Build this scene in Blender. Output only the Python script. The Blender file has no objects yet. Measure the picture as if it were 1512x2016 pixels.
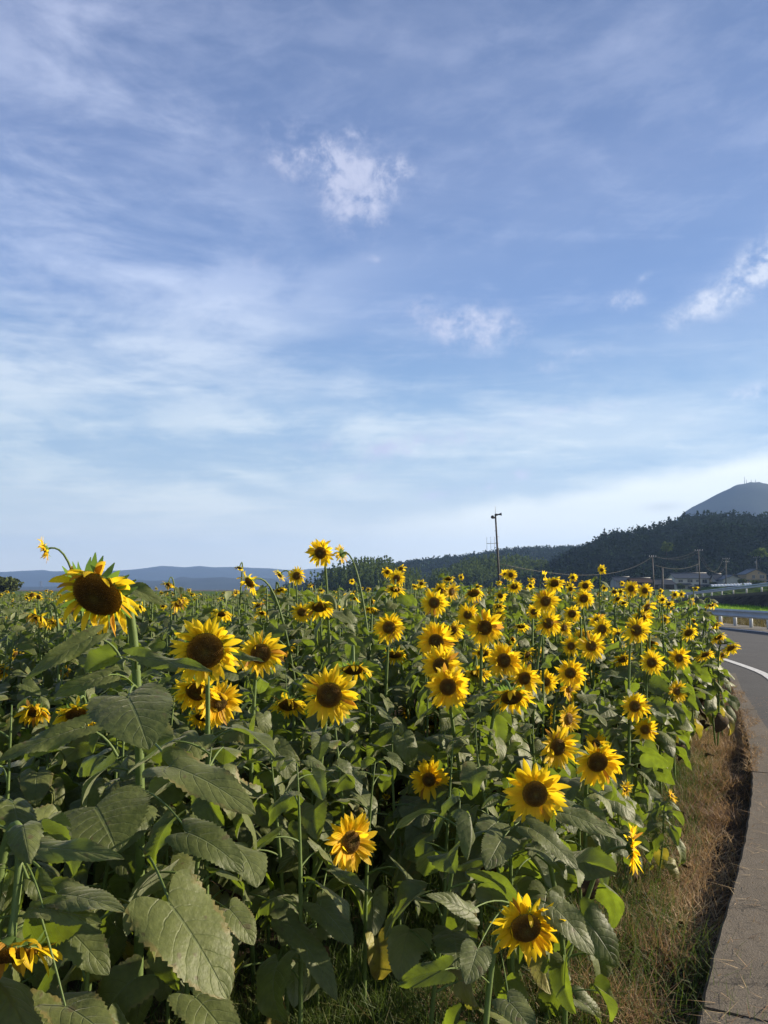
import bpy, math, random
import numpy as np
from math import sin, cos, pi, radians, sqrt, atan2, asin

# ------------------------------------------------------------------ camera
SC = bpy.context.scene
COL = SC.collection
FPX, CU, CV, VH, H = 1515.0, 756.0, 1008.0, 1160.0, 1.65
PITCH = math.atan((VH - CV) / FPX)
CAM = np.array([0.0, 0.0, H])
FWD = np.array([0, cos(PITCH), sin(PITCH)])
RGT = np.array([1.0, 0, 0])
UPV = np.array([0, -sin(PITCH), cos(PITCH)])
cam = bpy.data.objects.new("camera", bpy.data.cameras.new("camera"))
COL.objects.link(cam)
cam.location = CAM
cam.rotation_euler = (pi / 2 + PITCH, 0, 0)
cam.data.sensor_fit = 'VERTICAL'
cam.data.sensor_height = 36
cam.data.lens = 36 * FPX / 2016
cam.data.clip_start = 0.05
cam.data.clip_end = 60000
SC.camera = cam


def PX(u, v, d):
    """world point seen at photo pixel (u,v) at depth d"""
    return CAM + FWD * d + RGT * ((u - CU) / FPX * d) + UPV * ((CV - v) / FPX * d)


def GP(u, v, z=0.0):
    r = FWD + RGT * ((u - CU) / FPX) + UPV * ((CV - v) / FPX)
    t = (z - H) / r[2]
    return CAM + r * t


def PROJ(P):
    q = np.asarray(P) - CAM
    d = q @ FWD
    return CU + FPX * (q @ RGT) / d, CV - FPX * (q @ UPV) / d, d


# ------------------------------------------------------------------ light
SUN_AZ, SUN_EL = radians(77), radians(20)     # azimuth from +Y towards +X
SC.view_settings.view_transform = 'Standard'
SC.view_settings.look = 'None'
SC.view_settings.gamma = 1
SC.view_settings.exposure = 1.24
sd = bpy.data.lights.new("sun", 'SUN')
sd.energy = 5.0
sd.angle = radians(0.5)
sd.color = (1.0, 0.87, 0.68)
so = bpy.data.objects.new("sun", sd)
COL.objects.link(so)
from mathutils import Vector
sdir = Vector((sin(SUN_AZ) * cos(SUN_EL), cos(SUN_AZ) * cos(SUN_EL), sin(SUN_EL)))
so.rotation_euler = sdir.to_track_quat('Z', 'Y').to_euler()

SC.cycles.max_bounces = 6
SC.cycles.diffuse_bounces = 3
SC.cycles.glossy_bounces = 2
SC.cycles.transmission_bounces = 4
SC.cycles.transparent_max_bounces = 4
SC.cycles.volume_bounces = 0
SC.cycles.caustics_reflective = False
SC.cycles.caustics_refractive = False
SC.cycles.sample_clamp_indirect = 4


class NT:
    """tiny node-tree helper"""
    def __init__(s, tree):
        s.t = tree
        tree.nodes.clear()

    def n(s, typ, **kw):
        nd = s.t.nodes.new(typ)
        for k, v in kw.items():
            setattr(nd, k, v)
        return nd

    def put(s, sock, v):
        if isinstance(v, bpy.types.NodeSocket):
            s.t.links.new(v, sock)
        elif isinstance(v, (tuple, list)):
            sock.default_value = (*v, 1) if (len(v) == 3 and len(sock.default_value) == 4) else v
        else:
            sock.default_value = v

    def m(s, op, a, b=0.0, c=None, clamp=False):
        nd = s.n('ShaderNodeMath', operation=op, use_clamp=clamp)
        s.put(nd.inputs[0], a)
        s.put(nd.inputs[1], b)
        if c is not None:
            s.put(nd.inputs[2], c)
        return nd.outputs[0]

    def ss(s, x, lo, hi, a=0.0, b=1.0):
        nd = s.n('ShaderNodeMapRange', interpolation_type='SMOOTHSTEP')
        for i, v in enumerate((x, lo, hi, a, b)):
            s.put(nd.inputs[i], v)
        return nd.outputs[0]

    def mix(s, f, a, b, mode='MIX'):
        nd = s.n('ShaderNodeMix', data_type='RGBA', blend_type=mode)
        s.put(nd.inputs[0], f)
        s.put(nd.inputs[6], a)
        s.put(nd.inputs[7], b)
        return nd.outputs[2]

    def noise(s, vec, scale, detail=5, rough=0.55, dist=0.0):
        nd = s.n('ShaderNodeTexNoise')
        if vec is not None:
            s.put(nd.inputs['Vector'], vec)
        for k, v in (('Scale', scale), ('Detail', detail), ('Roughness', rough), ('Distortion', dist)):
            s.put(nd.inputs[k], v)
        return nd.outputs[0]

    def xyz(s, x, y, z=0.0):
        nd = s.n('ShaderNodeCombineXYZ')
        for i, v in enumerate((x, y, z)):
            s.put(nd.inputs[i], v)
        return nd.outputs[0]

    def ramp(s, f, stops):
        nd = s.n('ShaderNodeValToRGB')
        el = nd.color_ramp.elements
        while len(el) < len(stops):
            el.new(0.5)
        for e, (p, c) in zip(el, stops):
            e.position = p
            e.color = (*c, 1)
        s.put(nd.inputs[0], f)
        return nd.outputs[0]


# ------------------------------------------------------------------ sky
W = bpy.data.worlds.new("World")
SC.world = W
W.use_nodes = True
T = NT(W.node_tree)
tc = T.n('ShaderNodeTexCoord')
sep = T.n('ShaderNodeSeparateXYZ')
T.put(sep.inputs[0], tc.outputs['Generated'])
X, Y, Z = sep.outputs
sky = T.n('ShaderNodeTexSky', sky_type='NISHITA')
sky.sun_disc = False
sky.sun_elevation = SUN_EL
sky.sun_rotation = SUN_AZ
sky.air_density = 1.0
sky.dust_density = 0.6
sky.ozone_density = 2.0
az = T.m('ARCTAN2', X, Y)
el = T.m('ARCSINE', Z)
# general tint by height (blue violet above, pale towards the horizon)
h = T.m('DIVIDE', el, radians(45), clamp=True)
grad = T.ramp(h, [(0.0, (8.2, 8.8, 8.8)), (0.10, (6.0, 7.3, 8.3)), (0.28, (3.1, 5.1, 7.8)),
                  (0.45, (2.05, 3.5, 6.9)), (0.65, (1.75, 2.8, 5.8)), (0.9, (1.50, 2.3, 4.7))])
base = T.mix(0.80, sky.outputs[0], grad)
# veils of cirrus on a plane overhead
zz = T.m('ADD', Z, 0.10)
pu = T.m('DIVIDE', X, zz)
pv = T.m('DIVIDE', Y, zz)
plane = T.xyz(pu, pv, 0.0)


def rot_scale(a, sx, sy, ox=0.0, oy=0.0):
    nd = T.n('ShaderNodeMapping', vector_type='POINT')
    T.put(nd.inputs[0], plane)
    nd.inputs['Location'].default_value = (ox, oy, 0)
    nd.inputs['Rotation'].default_value = (0, 0, a)
    nd.inputs['Scale'].default_value = (sx, sy, 1)
    return nd.outputs[0]


v1 = T.noise(rot_scale(0.35, 0.55, 0.95, 3.1, 1.7), 1.3, 9, 0.60, 0.6)
v2 = T.noise(rot_scale(-0.25, 0.45, 2.2, 7.3, 4.4), 1.5, 10, 0.62, 0.9)
v3 = T.noise(rot_scale(0.1, 1.0, 1.0, 1.0, 9.0), 0.55, 3, 0.5, 0.3)
azel = T.xyz(az, el, 0.0)
w1 = T.noise(azel, 7.0, 6, 0.6, 0.4)
w2 = T.noise(azel, 26.0, 9, 0.68, 0.25)
w3 = T.noise(T.xyz(az, T.m('MULTIPLY', el, 1.5), 0.3), 17.0, 9, 0.60, 0.0)
w5 = T.noise(T.xyz(T.m('SUBTRACT', az, T.m('MULTIPLY', el, 0.7)), T.m('MULTIPLY', el, 2.4), 1.9), 11.0, 9, 0.62, 0.3)
w4 = T.noise(T.xyz(T.m('ADD', az, T.m('MULTIPLY', el, 0.4)), T.m('MULTIPLY', el, 2.6), 0.7), 5.0, 9, 0.58, 0.35)
strk = T.noise(T.xyz(T.m('MULTIPLY', az, 2.2), T.m('MULTIPLY', el, 15.0), T.m('MULTIPLY', w1, 0.6)), 1.6, 8, 0.6, 0.5)


def ae(u, v):
    r = FWD + RGT * ((u - CU) / FPX) + UPV * ((CV - v) / FPX)
    r = r / np.linalg.norm(r)
    return atan2(r[0], r[1]), asin(r[2])


def blob(u, v, ru, rv, ang=0.0, k=1.0):
    """soft ellipse of directions in the sky; radii in degrees*27 ~ photo pixels"""
    a0, e0 = ae(u, v)
    ru, rv = ru / FPX, rv / FPX
    c, s_ = cos(radians(ang)), sin(radians(ang))
    da = T.m('MULTIPLY', T.m('SUBTRACT', az, a0), cos(e0))
    de = T.m('SUBTRACT', el, e0)
    p = T.m('DIVIDE', T.m('ADD', T.m('MULTIPLY', da, c), T.m('MULTIPLY', de, s_)), ru)
    q = T.m('DIVIDE', T.m('SUBTRACT', T.m('MULTIPLY', de, c), T.m('MULTIPLY', da, s_)), rv)
    r2 = T.m('ADD', T.m('MULTIPLY', p, p), T.m('MULTIPLY', q, q))
    g = T.m('POWER', 2.71828, T.m('MULTIPLY', r2, -1.0))
    return T.m('MULTIPLY', g, k)


def addup(lst):
    a = lst[0]
    for b in lst[1:]:
        a = T.m('ADD', a, b)
    return a


bright = addup([blob(625, 310, 120, 48, -14, 1.0), blob(700, 395, 70, 65, -30, 0.95), blob(715, 266, 34, 12, -10, .6),
                blob(785, 335, 40, 26, 0, .6), blob(930, 645, 100, 42, -8, 1.05), blob(1232, 594, 32, 20, 10, .9),
                blob(1270, 543, 13, 7, 20, .7), blob(828, 598, 38, 14, 20, .55), blob(735, 510, 16, 8, 0, .5),
                blob(505, 515, 24, 20, 40, .55), blob(1420, 580, 130, 22, 22, .72), blob(1500, 520, 120, 34, 34, .70), blob(1600, 440, 140, 40, 36, .6),
                blob(1500, 775, 60, 20, 0, .8), blob(1090, 722, 120, 16, 2, .35), blob(1145, 692, 60, 9, 0, .45),
                blob(640, 875, 70, 16, 0, .55), blob(790, 880, 130, 26, 8, .8), blob(910, 966, 90, 11, 9, .95),
                blob(1025, 931, 26, 11, 0, .8), blob(710, 940, 60, 10, 4, .5), blob(1150, 803, 120, 10, -2, .7),
                blob(1390, 830, 60, 16, -25, .5), blob(960, 850, 150, 20, 8, .5)])
tn_ = T.m('ADD', T.m('MULTIPLY', T.m('SUBTRACT', w3, 0.5), 2.4), T.m('MULTIPLY', T.m('SUBTRACT', w2, 0.5), 2.4))
tuft = T.m('MULTIPLY', T.m('MULTIPLY', T.m('MINIMUM', bright, 1.3), T.m('ADD', tn_, 0.50, clamp=True)), 1.0)
tuft = T.m('MULTIPLY', T.ss(tuft, 0.0, 0.9, 0.0, 1.0), T.ss(T.m('ADD', T.m('MULTIPLY', w2, .7), T.m('MULTIPLY', w5, .3)), 0.36, 0.60, 0.35, 1.0))
veilmask = addup([blob(60, 600, 420, 200, -22, .95), blob(120, 430, 110, 170, 20, .6), blob(420, 640, 260, 150, 25, .6),
                  blob(250, 850, 330, 90, -10, .5), blob(180, 90, 170, 190, -30, .8), blob(360, 190, 210, 110, -20, .6),
                  blob(900, 850, 420, 70, 0, .55), blob(1300, 830, 300, 90, 0, .35), blob(1270, 30, 90, 40, 30, .6),
                  blob(900, 100, 260, 80, 0, .35), blob(620, 480, 300, 120, 20, .22), blob(1450, 650, 260, 130, 20, .25),
                  blob(550, 960, 460, 60, 0, .55), blob(520, 1040, 500, 26, 2, .5), blob(1200, 330, 320, 120, 20, .18)])
veil = T.m('MULTIPLY', T.m('MINIMUM', veilmask, 1.0), T.ss(T.m('ADD', T.m('MULTIPLY', v1, 0.4), T.m('MULTIPLY', w4, 0.6)), 0.39, 0.59, 0.10, 1.0))
streak = T.m('MULTIPLY', T.ss(strk, 0.47, 0.66), T.ss(el, radians(24), radians(9), 0.05, 0.75))
fine = T.m('MULTIPLY', T.ss(T.m('ADD', T.m('MULTIPLY', v2, .5), T.m('MULTIPLY', w5, .5)), 0.46, 0.66), 0.24)
veil = T.m('ADD', T.m('MULTIPLY', veil, 0.80), T.m('ADD', T.m('MULTIPLY', streak, 0.55), fine))
veil = T.m('MINIMUM', veil, 0.9)
# broad bright bank low on the right, top edge rising to the right
edge = T.m('ADD', T.m('MULTIPLY', az, 0.150), radians(5.4))
wob = T.m('MULTIPLY', T.m('SUBTRACT', w1, 0.5), 0.035)
wob = T.m('ADD', wob, T.m('MULTIPLY', T.m('SUBTRACT', w2, 0.5), 0.012))
bank = T.ss(T.m('SUBTRACT', T.m('ADD', edge, wob), el), -0.006, 0.022)
bank = T.m('MULTIPLY', bank, T.ss(az, radians(-8), radians(10)))
bank = T.m('MULTIPLY', bank, T.ss(v3, 0.2, 0.6, 0.78, 1.0))
ccol = T.ramp(h, [(0.0, (8.4, 8.8, 8.5)), (0.2, (7.6, 8.6, 9.0)), (0.5, (5.8, 6.8, 9.2)), (0.9, (4.5, 5.2, 7.6))])
sun_side = T.ss(az, radians(-10), radians(40))
tcol = T.mix(sun_side, (5.6, 6.1, 8.2), (7.6, 8.2, 9.4))
c = T.mix(veil, base, ccol)
c = T.mix(tuft, c, tcol)
c = T.mix(T.m('MULTIPLY', bank, 0.88), c, (10.6, 11.0, 10.3))
low = T.m('MULTIPLY', T.ss(el, radians(9), radians(0.5)), T.ss(az, radians(-30), radians(20), 0.5, 0.7))
c = T.mix(low, c, (9.6, 9.8, 9.1))
grey = blob(1305, 998, 34, 9, 2, 0.6)
c = T.mix(T.m('MINIMUM', grey, 0.6), c, (6.6, 6.9, 6.8))
c = T.mix(1.0, c, T.ramp(h, [(0.0, (.93, .93, .93)), (.5, (.87, .87, .87)), (1.0, (.80, .80, .80))]), 'MULTIPLY')
bg = T.n('ShaderNodeBackground')
T.put(bg.inputs[0], c)
bg.inputs[1].default_value = 0.05
wo = T.n('ShaderNodeOutputWorld')
T.t.links.new(bg.outputs[0], wo.inputs[0])


# ------------------------------------------------------------------ helpers
def tag(o, label=None, cat=None, group=None, kind=None):
    for k, v in (('label', label), ('category', cat), ('group', group), ('kind', kind)):
        if v:
            o[k] = v
    return o


def empty(name, loc, label=None, cat=None, group=None):
    o = bpy.data.objects.new(name, None)
    COL.objects.link(o)
    o.location = loc
    o.empty_display_size = 0.1
    return tag(o, label, cat, group)


class MB:
    """mesh collector: vertices (with uv and a per-vertex value) and polygons"""
    def __init__(s):
        s.V, s.U, s.R, s.F, s.M, s.n = [], [], [], [], [], 0

    def add(s, V, F, U=None, r=0.5, mi=0):
        V = np.asarray(V, float).reshape(-1, 3)
        k = len(V)
        s.V.append(V)
        s.U.append(np.zeros((k, 2)) if U is None else np.asarray(U, float).reshape(-1, 2))
        s.R.append(np.full(k, r) if np.isscalar(r) else np.asarray(r, float))
        if isinstance(F, np.ndarray) and F.ndim == 2:
            s.F.append(F + s.n)
            s.M.append(np.full(len(F), mi))
        else:
            by = {}
            for f in F:
                by.setdefault(len(f), []).append(f)
            for fs in by.values():
                s.F.append(np.array(fs) + s.n)
                s.M.append(np.full(len(fs), mi))
        s.n += k
        return s

    def join(s, o, mi=0):
        s.V += o.V; s.U += o.U; s.R += o.R
        s.F += [f + s.n for f in o.F]
        s.M += [np.full(len(m), mi) for m in o.M]
        s.n += o.n
        return s

    def box(s, a, b, r=0.5, mi=0):
        (x0, y0, z0), (x1, y1, z1) = a, b
        V = [(x, y, z) for z in (z0, z1) for (x, y) in ((x0, y0), (x1, y0), (x1, y1), (x0, y1))]
        return s.add(V, [(3, 2, 1, 0), (4, 5, 6, 7), (0, 1, 5, 4), (1, 2, 6, 5), (2, 3, 7, 6), (3, 0, 4, 7)], r=r, mi=mi)

    def tube(s, P, R, k=8, r=0.5, mi=0, cap=True):
        P = np.asarray(P, float)
        n = len(P)
        R = np.full(n, R) if np.isscalar(R) else np.asarray(R, float)
        T_ = np.gradient(P, axis=0)
        T_ /= np.linalg.norm(T_, axis=1)[:, None] + 1e-12
        ref = np.array([0.31, 0.95, 0.05]) if abs(T_[0][2]) > .5 else np.array([0, 0, 1.0])
        A = np.cross(T_, ref)
        A /= np.linalg.norm(A, axis=1)[:, None] + 1e-12
        B = np.cross(T_, A)
        th = np.linspace(0, 2 * pi, k, endpoint=False)
        V = P[:, None] + R[:, None, None] * (A[:, None] * np.cos(th)[None, :, None] + B[:, None] * np.sin(th)[None, :, None])
        F = []
        for i in range(n - 1):
            for j in range(k):
                j2 = (j + 1) % k
                F.append((i * k + j, i * k + j2, (i + 1) * k + j2, (i + 1) * k + j))
        if cap:
            F.append(tuple(range(k - 1, -1, -1)))
            F.append(tuple((n - 1) * k + j for j in range(k)))
        U = np.stack(np.meshgrid(np.linspace(0, 1, k), np.linspace(0, 1, n)), -1)
        return s.add(V.reshape(-1, 3), F, U, r, mi)

    def build(s, name, mats, parent=None, org=(0, 0, 0), smooth=True):
        me = bpy.data.meshes.new(name)
        o = bpy.data.objects.new(name, me)
        COL.objects.link(o)
        if parent is not None:
            o.parent = parent
        if not isinstance(mats, (list, tuple)):
            mats = [mats]
        for m in mats:
            me.materials.append(m)
        if s.n == 0:
            return o
        V = np.concatenate(s.V) - np.asarray(org, float)
        loops = np.concatenate([f.ravel() for f in s.F]).astype(np.int32)
        tot = np.concatenate([np.full(len(f), f.shape[1]) for f in s.F]).astype(np.int32)
        start = np.concatenate([[0], np.cumsum(tot)[:-1]]).astype(np.int32)
        me.vertices.add(len(V))
        me.vertices.foreach_set('co', V.astype(np.float32).ravel())
        me.loops.add(len(loops))
        me.loops.foreach_set('vertex_index', loops)
        me.polygons.add(len(tot))
        me.polygons.foreach_set('loop_start', start)
        me.polygons.foreach_set('loop_total', tot)
        me.polygons.foreach_set('material_index', np.concatenate(s.M).astype(np.int32))
        me.polygons.foreach_set('use_smooth', np.full(len(tot), smooth))
        uv = me.uv_layers.new(name='UVMap')
        uv.data.foreach_set('uv', np.concatenate(s.U)[loops].astype(np.float32).ravel())
        at = me.attributes.new('var', 'FLOAT', 'POINT')
        at.data.foreach_set('value', np.concatenate(s.R).astype(np.float32))
        me.update(calc_edges=True)
        return o


def grid_faces(nr, nc):
    i = np.arange(nr - 1)[:, None] * nc + np.arange(nc - 1)[None]
    i = i.ravel()
    return np.stack([i, i + 1, i + nc + 1, i + nc], 1)


def nrm(a):
    a = np.asarray(a, float)
    return a / (np.linalg.norm(a, axis=-1, keepdims=True) + 1e-12)


# ------------------------------------------------------------------ materials
def newmat(name):
    m = bpy.data.materials.new(name)
    m.use_nodes = True
    return m, NT(m.node_tree)


def finish(t, sh):
    o = t.n('ShaderNodeOutputMaterial')
    t.t.links.new(sh, o.inputs[0])


def pbsdf(t, col, rough=0.6, spec=0.4, bump=None, bs=0.3, metal=0.0, bd=0.01, sheen=0.0):
    p = t.n('ShaderNodeBsdfPrincipled')
    t.put(p.inputs['Base Color'], col)
    t.put(p.inputs['Roughness'], rough)
    t.put(p.inputs['Specular IOR Level'], spec)
    t.put(p.inputs['Metallic'], metal)
    if sheen:
        t.put(p.inputs['Sheen Weight'], sheen)
        t.put(p.inputs['Sheen Roughness'], 0.4)
        t.put(p.inputs['Sheen Tint'], (0.9, 0.9, 0.75))
    if bump is not None:
        b = t.n('ShaderNodeBump')
        t.put(b.inputs['Height'], bump)
        b.inputs['Strength'].default_value = bs
        b.inputs['Distance'].default_value = bd
        t.t.links.new(b.outputs[0], p.inputs['Normal'])
    return p.outputs[0]


def add_trans(t, sh, col, f):
    tr = t.n('ShaderNodeBsdfTranslucent')
    t.put(tr.inputs[0], col)
    mx = t.n('ShaderNodeMixShader')
    mx.inputs[0].default_value = f
    t.t.links.new(sh, mx.inputs[1])
    t.t.links.new(tr.outputs[0], mx.inputs[2])
    return mx.outputs[0]


def simple(name, col, rough=0.6, spec=0.4, var=0.25, scale=3.0, metal=0.0, bs=0.15, col2=None, bd=0.01):
    m, t = newmat(name)
    g = t.n('ShaderNodeNewGeometry').outputs['Position']
    nz = t.noise(g, scale, 6, 0.6)
    c2 = col2 or tuple(x * (1 - var) for x in col)
    c = t.mix(t.ss(nz, 0.3, 0.7), c2, col)
    finish(t, pbsdf(t, c, rough, spec, nz, bs, metal, bd))
    return m


def leaf_mat(name, dark, light, tr, trf=0.33, yellow=0.93):
    m, t = newmat(name)
    uv = t.n('ShaderNodeUVMap').outputs[0]
    sp = t.n('ShaderNodeSeparateXYZ')
    t.put(sp.inputs[0], uv)
    u, v = sp.outputs[0], sp.outputs[1]
    var = t.n('ShaderNodeAttribute', attribute_name='var').outputs['Fac']
    au = t.m('ABSOLUTE', t.m('SUBTRACT', t.m('MULTIPLY', u, 2.0), 1.0))
    ph = t.m('MULTIPLY', t.m('SUBTRACT', v, t.m('MULTIPLY', au, 0.30)), 7.0)
    pos = t.n('ShaderNodeNewGeometry').outputs['Position']
    n0 = t.noise(pos, 14.0, 3, 0.5)
    ph = t.m('ADD', ph, t.m('ADD', t.m('MULTIPLY', n0, 0.8), t.m('MULTIPLY', var, 7.0)))
    fr = t.m('ABSOLUTE', t.m('SUBTRACT', t.m('FRACT', ph), 0.5))
    side = t.ss(fr, 0.0, 0.07, 1.0, 0.0)
    side = t.m('MULTIPLY', side, t.ss(au, 0.95, 0.2, 0.0, t.m('ADD', 0.25, n0, clamp=True)))
    mid = t.ss(au, 0.012, 0.05, 1.0, 0.0)
    vein = t.m('MAXIMUM', t.m('MULTIPLY', side, 0.7), mid)
    geo = t.n('ShaderNodeNewGeometry')
    pos = geo.outputs['Position']
    n1 = t.noise(pos, 9.0, 5, 0.6)
    n2 = t.noise(pos, 60.0, 4, 0.6)
    c = t.mix(t.m('ADD', t.m('MULTIPLY', var, 0.65), t.m('MULTIPLY', n1, 0.35)), dark, light)
    c = t.mix(t.ss(n2, 0.35, 0.75, 0.0, 0.35), c, tuple(x * 1.5 for x in light))
    c = t.mix(t.m('MULTIPLY', vein, 0.40), c, (0.16, 0.20, 0.08))
    # pale matt underside
    c = t.mix(t.m('MULTIPLY', geo.outputs['Backfacing'], 0.6), c, (0.27, 0.30, 0.18))
    # yellow, old leaves
    yl = t.ss(var, yellow, min(yellow + 0.04, 0.999))
    yb = t.mix(t.ss(n1, 0.35, 0.6), (0.10, 0.055, 0.02), (0.27, 0.25, 0.04))
    c = t.mix(yl, c, yb)
    spots = t.m('MULTIPLY', t.ss(t.noise(pos, 28.0, 2, 0.5), 0.66, 0.72), 0.7)
    c = t.mix(spots, c, (0.08, 0.055, 0.025))
    pil = t.m('POWER', t.m('SINE', t.m('MULTIPLY', t.m('FRACT', t.m('ADD', ph, 0.5)), pi)), 0.7)
    n3 = t.noise(pos, 22.0, 3, 0.5)
    bump = t.m('ADD', t.m('MULTIPLY', pil, t.m('MULTIPLY', n0, 0.28)), t.m('ADD', t.m('MULTIPLY', vein, -0.35), t.m('ADD', t.m('MULTIPLY', n2, 0.5), t.m('MULTIPLY', n3, 0.8))))
    mg = t.m('MULTIPLY', t.ss(t.m('ADD', au, t.m('MULTIPLY', t.m('SUBTRACT', n3, .5), 1.2)), .82, 1.0), t.ss(var, .45, .85))
    c = t.mix(t.m('MULTIPLY', mg, .75), c, (0.20, 0.15, 0.045))
    sh = pbsdf(t, c, 0.54, 0.45, bump, 0.9, bd=0.005, sheen=0.25)
    tc_ = t.mix(t.m('MULTIPLY', vein, 0.5), t.mix(yl, tr, (0.45, 0.36, 0.04)), tuple(x * 0.45 for x in tr))
    tc_ = t.mix(t.ss(t.m('ADD', t.m('MULTIPLY', n1, .6), t.m('MULTIPLY', n3, .4)), .35, .62, 0.0, .65), tc_, tuple(x * 0.35 for x in tr))
    finish(t, add_trans(t, sh, tc_, trf))
    return m


M = {}
M['leaf'] = leaf_mat('leaf_green', (0.032, 0.050, 0.010), (0.145, 0.165, 0.042), (0.23, 0.32, 0.020), 0.40)
M['leaf_far'] = leaf_mat('leaf_green_field', (0.034, 0.052, 0.010), (0.130, 0.152, 0.038), (0.21, 0.30, 0.020), 0.38, yellow=0.97)
M['leaf_dead'] = simple('leaf_withered', (0.07, 0.045, 0.022), 0.8, 0.1, 0.6, 30)


def stem_mat():
    m, t = newmat('stem_hairy_green')
    pos = t.n('ShaderNodeNewGeometry').outputs['Position']
    n = t.noise(pos, 40, 4)
    c = t.mix(n, (0.075, 0.12, 0.03), (0.17, 0.23, 0.07))
    sh = pbsdf(t, c, 0.55, 0.3, t.noise(pos, 300, 2), 0.4, bd=0.002)
    finish(t, add_trans(t, sh, (0.22, 0.33, 0.07), 0.22))
    return m


M['stem'] = stem_mat()


def petal_mat():
    m, t = newmat('petal_yellow')
    uv = t.n('ShaderNodeUVMap').outputs[0]
    sp = t.n('ShaderNodeSeparateXYZ')
    t.put(sp.inputs[0], uv)
    u, v = sp.outputs[0], sp.outputs[1]
    var = t.n('ShaderNodeAttribute', attribute_name='var').outputs['Fac']
    st = t.noise(t.xyz(t.m('MULTIPLY', u, 9.0), t.m('MULTIPLY', v, 1.2), t.m('MULTIPLY', var, 40)), 1.5, 3)
    c = t.mix(t.ss(v, 0.0, 0.5), (0.80, 0.48, 0.010), (0.90, 0.635, 0.022))
    c = t.mix(t.m('MULTIPLY', st, 0.4), c, (0.78, 0.44, 0.008))
    c = t.mix(t.ss(var, 0.86, 0.95), c, (0.42, 0.22, 0.03))
    b = t.m('SINE', t.m('MULTIPLY', u, 28.0))
    sh = pbsdf(t, c, 0.5, 0.25, b, 0.35, bd=0.002)
    finish(t, add_trans(t, sh, t.mix(t.ss(var, 0.86, 0.95), (1.0, 0.72, 0.022), (0.6, 0.3, 0.04)), 0.5))
    return m


M['petal'] = petal_mat()


def disc_mat():
    m, t = newmat('seed_disc_brown')
    uv = t.n('ShaderNodeUVMap').outputs[0]
    sp = t.n('ShaderNodeSeparateXYZ')
    t.put(sp.inputs[0], uv)
    r = sp.outputs[0]
    geo = t.n('ShaderNodeTexCoord').outputs['Object']
    vo = t.n('ShaderNodeTexVoronoi')
    t.put(vo.inputs['Vector'], geo)
    vo.inputs['Scale'].default_value = 160
    n = t.noise(geo, 60, 4)
    c = t.ramp(r, [(0.0, (0.120, 0.095, 0.022)), (0.26, (0.075, 0.047, 0.013)), (0.6, (0.078, 0.041, 0.010)),
                   (0.80, (0.150, 0.075, 0.012)), (0.93, (0.30, 0.165, 0.020)), (1.0, (0.36, 0.21, 0.024))])
    c = t.mix(t.ss(n, 0.42, 0.7, 0.0, 0.5), c, (0.16, 0.088, 0.014))
    sh = pbsdf(t, c, 0.85, 0.15, t.m('SUBTRACT', 1.0, vo.outputs['Distance']), 0.8, bd=0.004)
    finish(t, sh)
    return m


M['disc'] = disc_mat()


def bract_mat():
    m, t = newmat('bract_green')
    pos = t.n('ShaderNodeNewGeometry').outputs['Position']
    c = t.mix(t.noise(pos, 50, 4), (0.06, 0.11, 0.025), (0.15, 0.23, 0.055))
    sh = pbsdf(t, c, 0.55, 0.3)
    finish(t, add_trans(t, sh, (0.25, 0.42, 0.06), 0.38))
    return m


M['bract'] = bract_mat()


def blade_mat(name, cols, tr, f=0.3):
    m, t = newmat(name)
    var = t.n('ShaderNodeAttribute', attribute_name='var').outputs['Fac']
    c = t.ramp(var, [(i / (len(cols) - 1), c_) for i, c_ in enumerate(cols)])
    finish(t, add_trans(t, pbsdf(t, c, 0.6, 0.3), tr, f))
    return m


M['grass'] = blade_mat('grass_blades', [(0.026, 0.045, 0.010), (0.055, 0.092, 0.016), (0.085, 0.13, 0.024), (0.16, 0.15, 0.06)], (0.10, 0.16, 0.022))
M['weed'] = blade_mat('weed_blades', [(0.04, 0.03, 0.015), (0.06, 0.06, 0.02), (0.10, 0.07, 0.03), (0.24, 0.19, 0.08)], (0.14, 0.12, 0.04))
M['dry'] = blade_mat('dry_grass_blades', [(0.09, 0.045, 0.022), (0.19, 0.11, 0.058), (0.33, 0.22, 0.115), (0.52, 0.40, 0.22)], (0.4, 0.26, 0.12), 0.25)
M['rice'] = blade_mat('rice_blades', [(0.10, 0.20, 0.02), (0.16, 0.30, 0.03), (0.22, 0.36, 0.05)], (0.34, 0.56, 0.06), 0.45)


def soil_mat():
    m, t = newmat('soil_brown')
    pos = t.n('ShaderNodeNewGeometry').outputs['Position']
    n = t.noise(pos, 3.0, 8, 0.65)
    n2 = t.noise(pos, 45.0, 6, 0.7)
    c = t.mix(t.ss(n, 0.3, 0.7), (0.050, 0.036, 0.022), (0.085, 0.062, 0.038))
    c = t.mix(t.ss(n2, 0.5, 0.75, 0, 0.6), c, (0.13, 0.10, 0.065))
    finish(t, pbsdf(t, c, 0.95, 0.1, n2, 0.8, bd=0.02))
    return m


M['soil'] = soil_mat()


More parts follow.
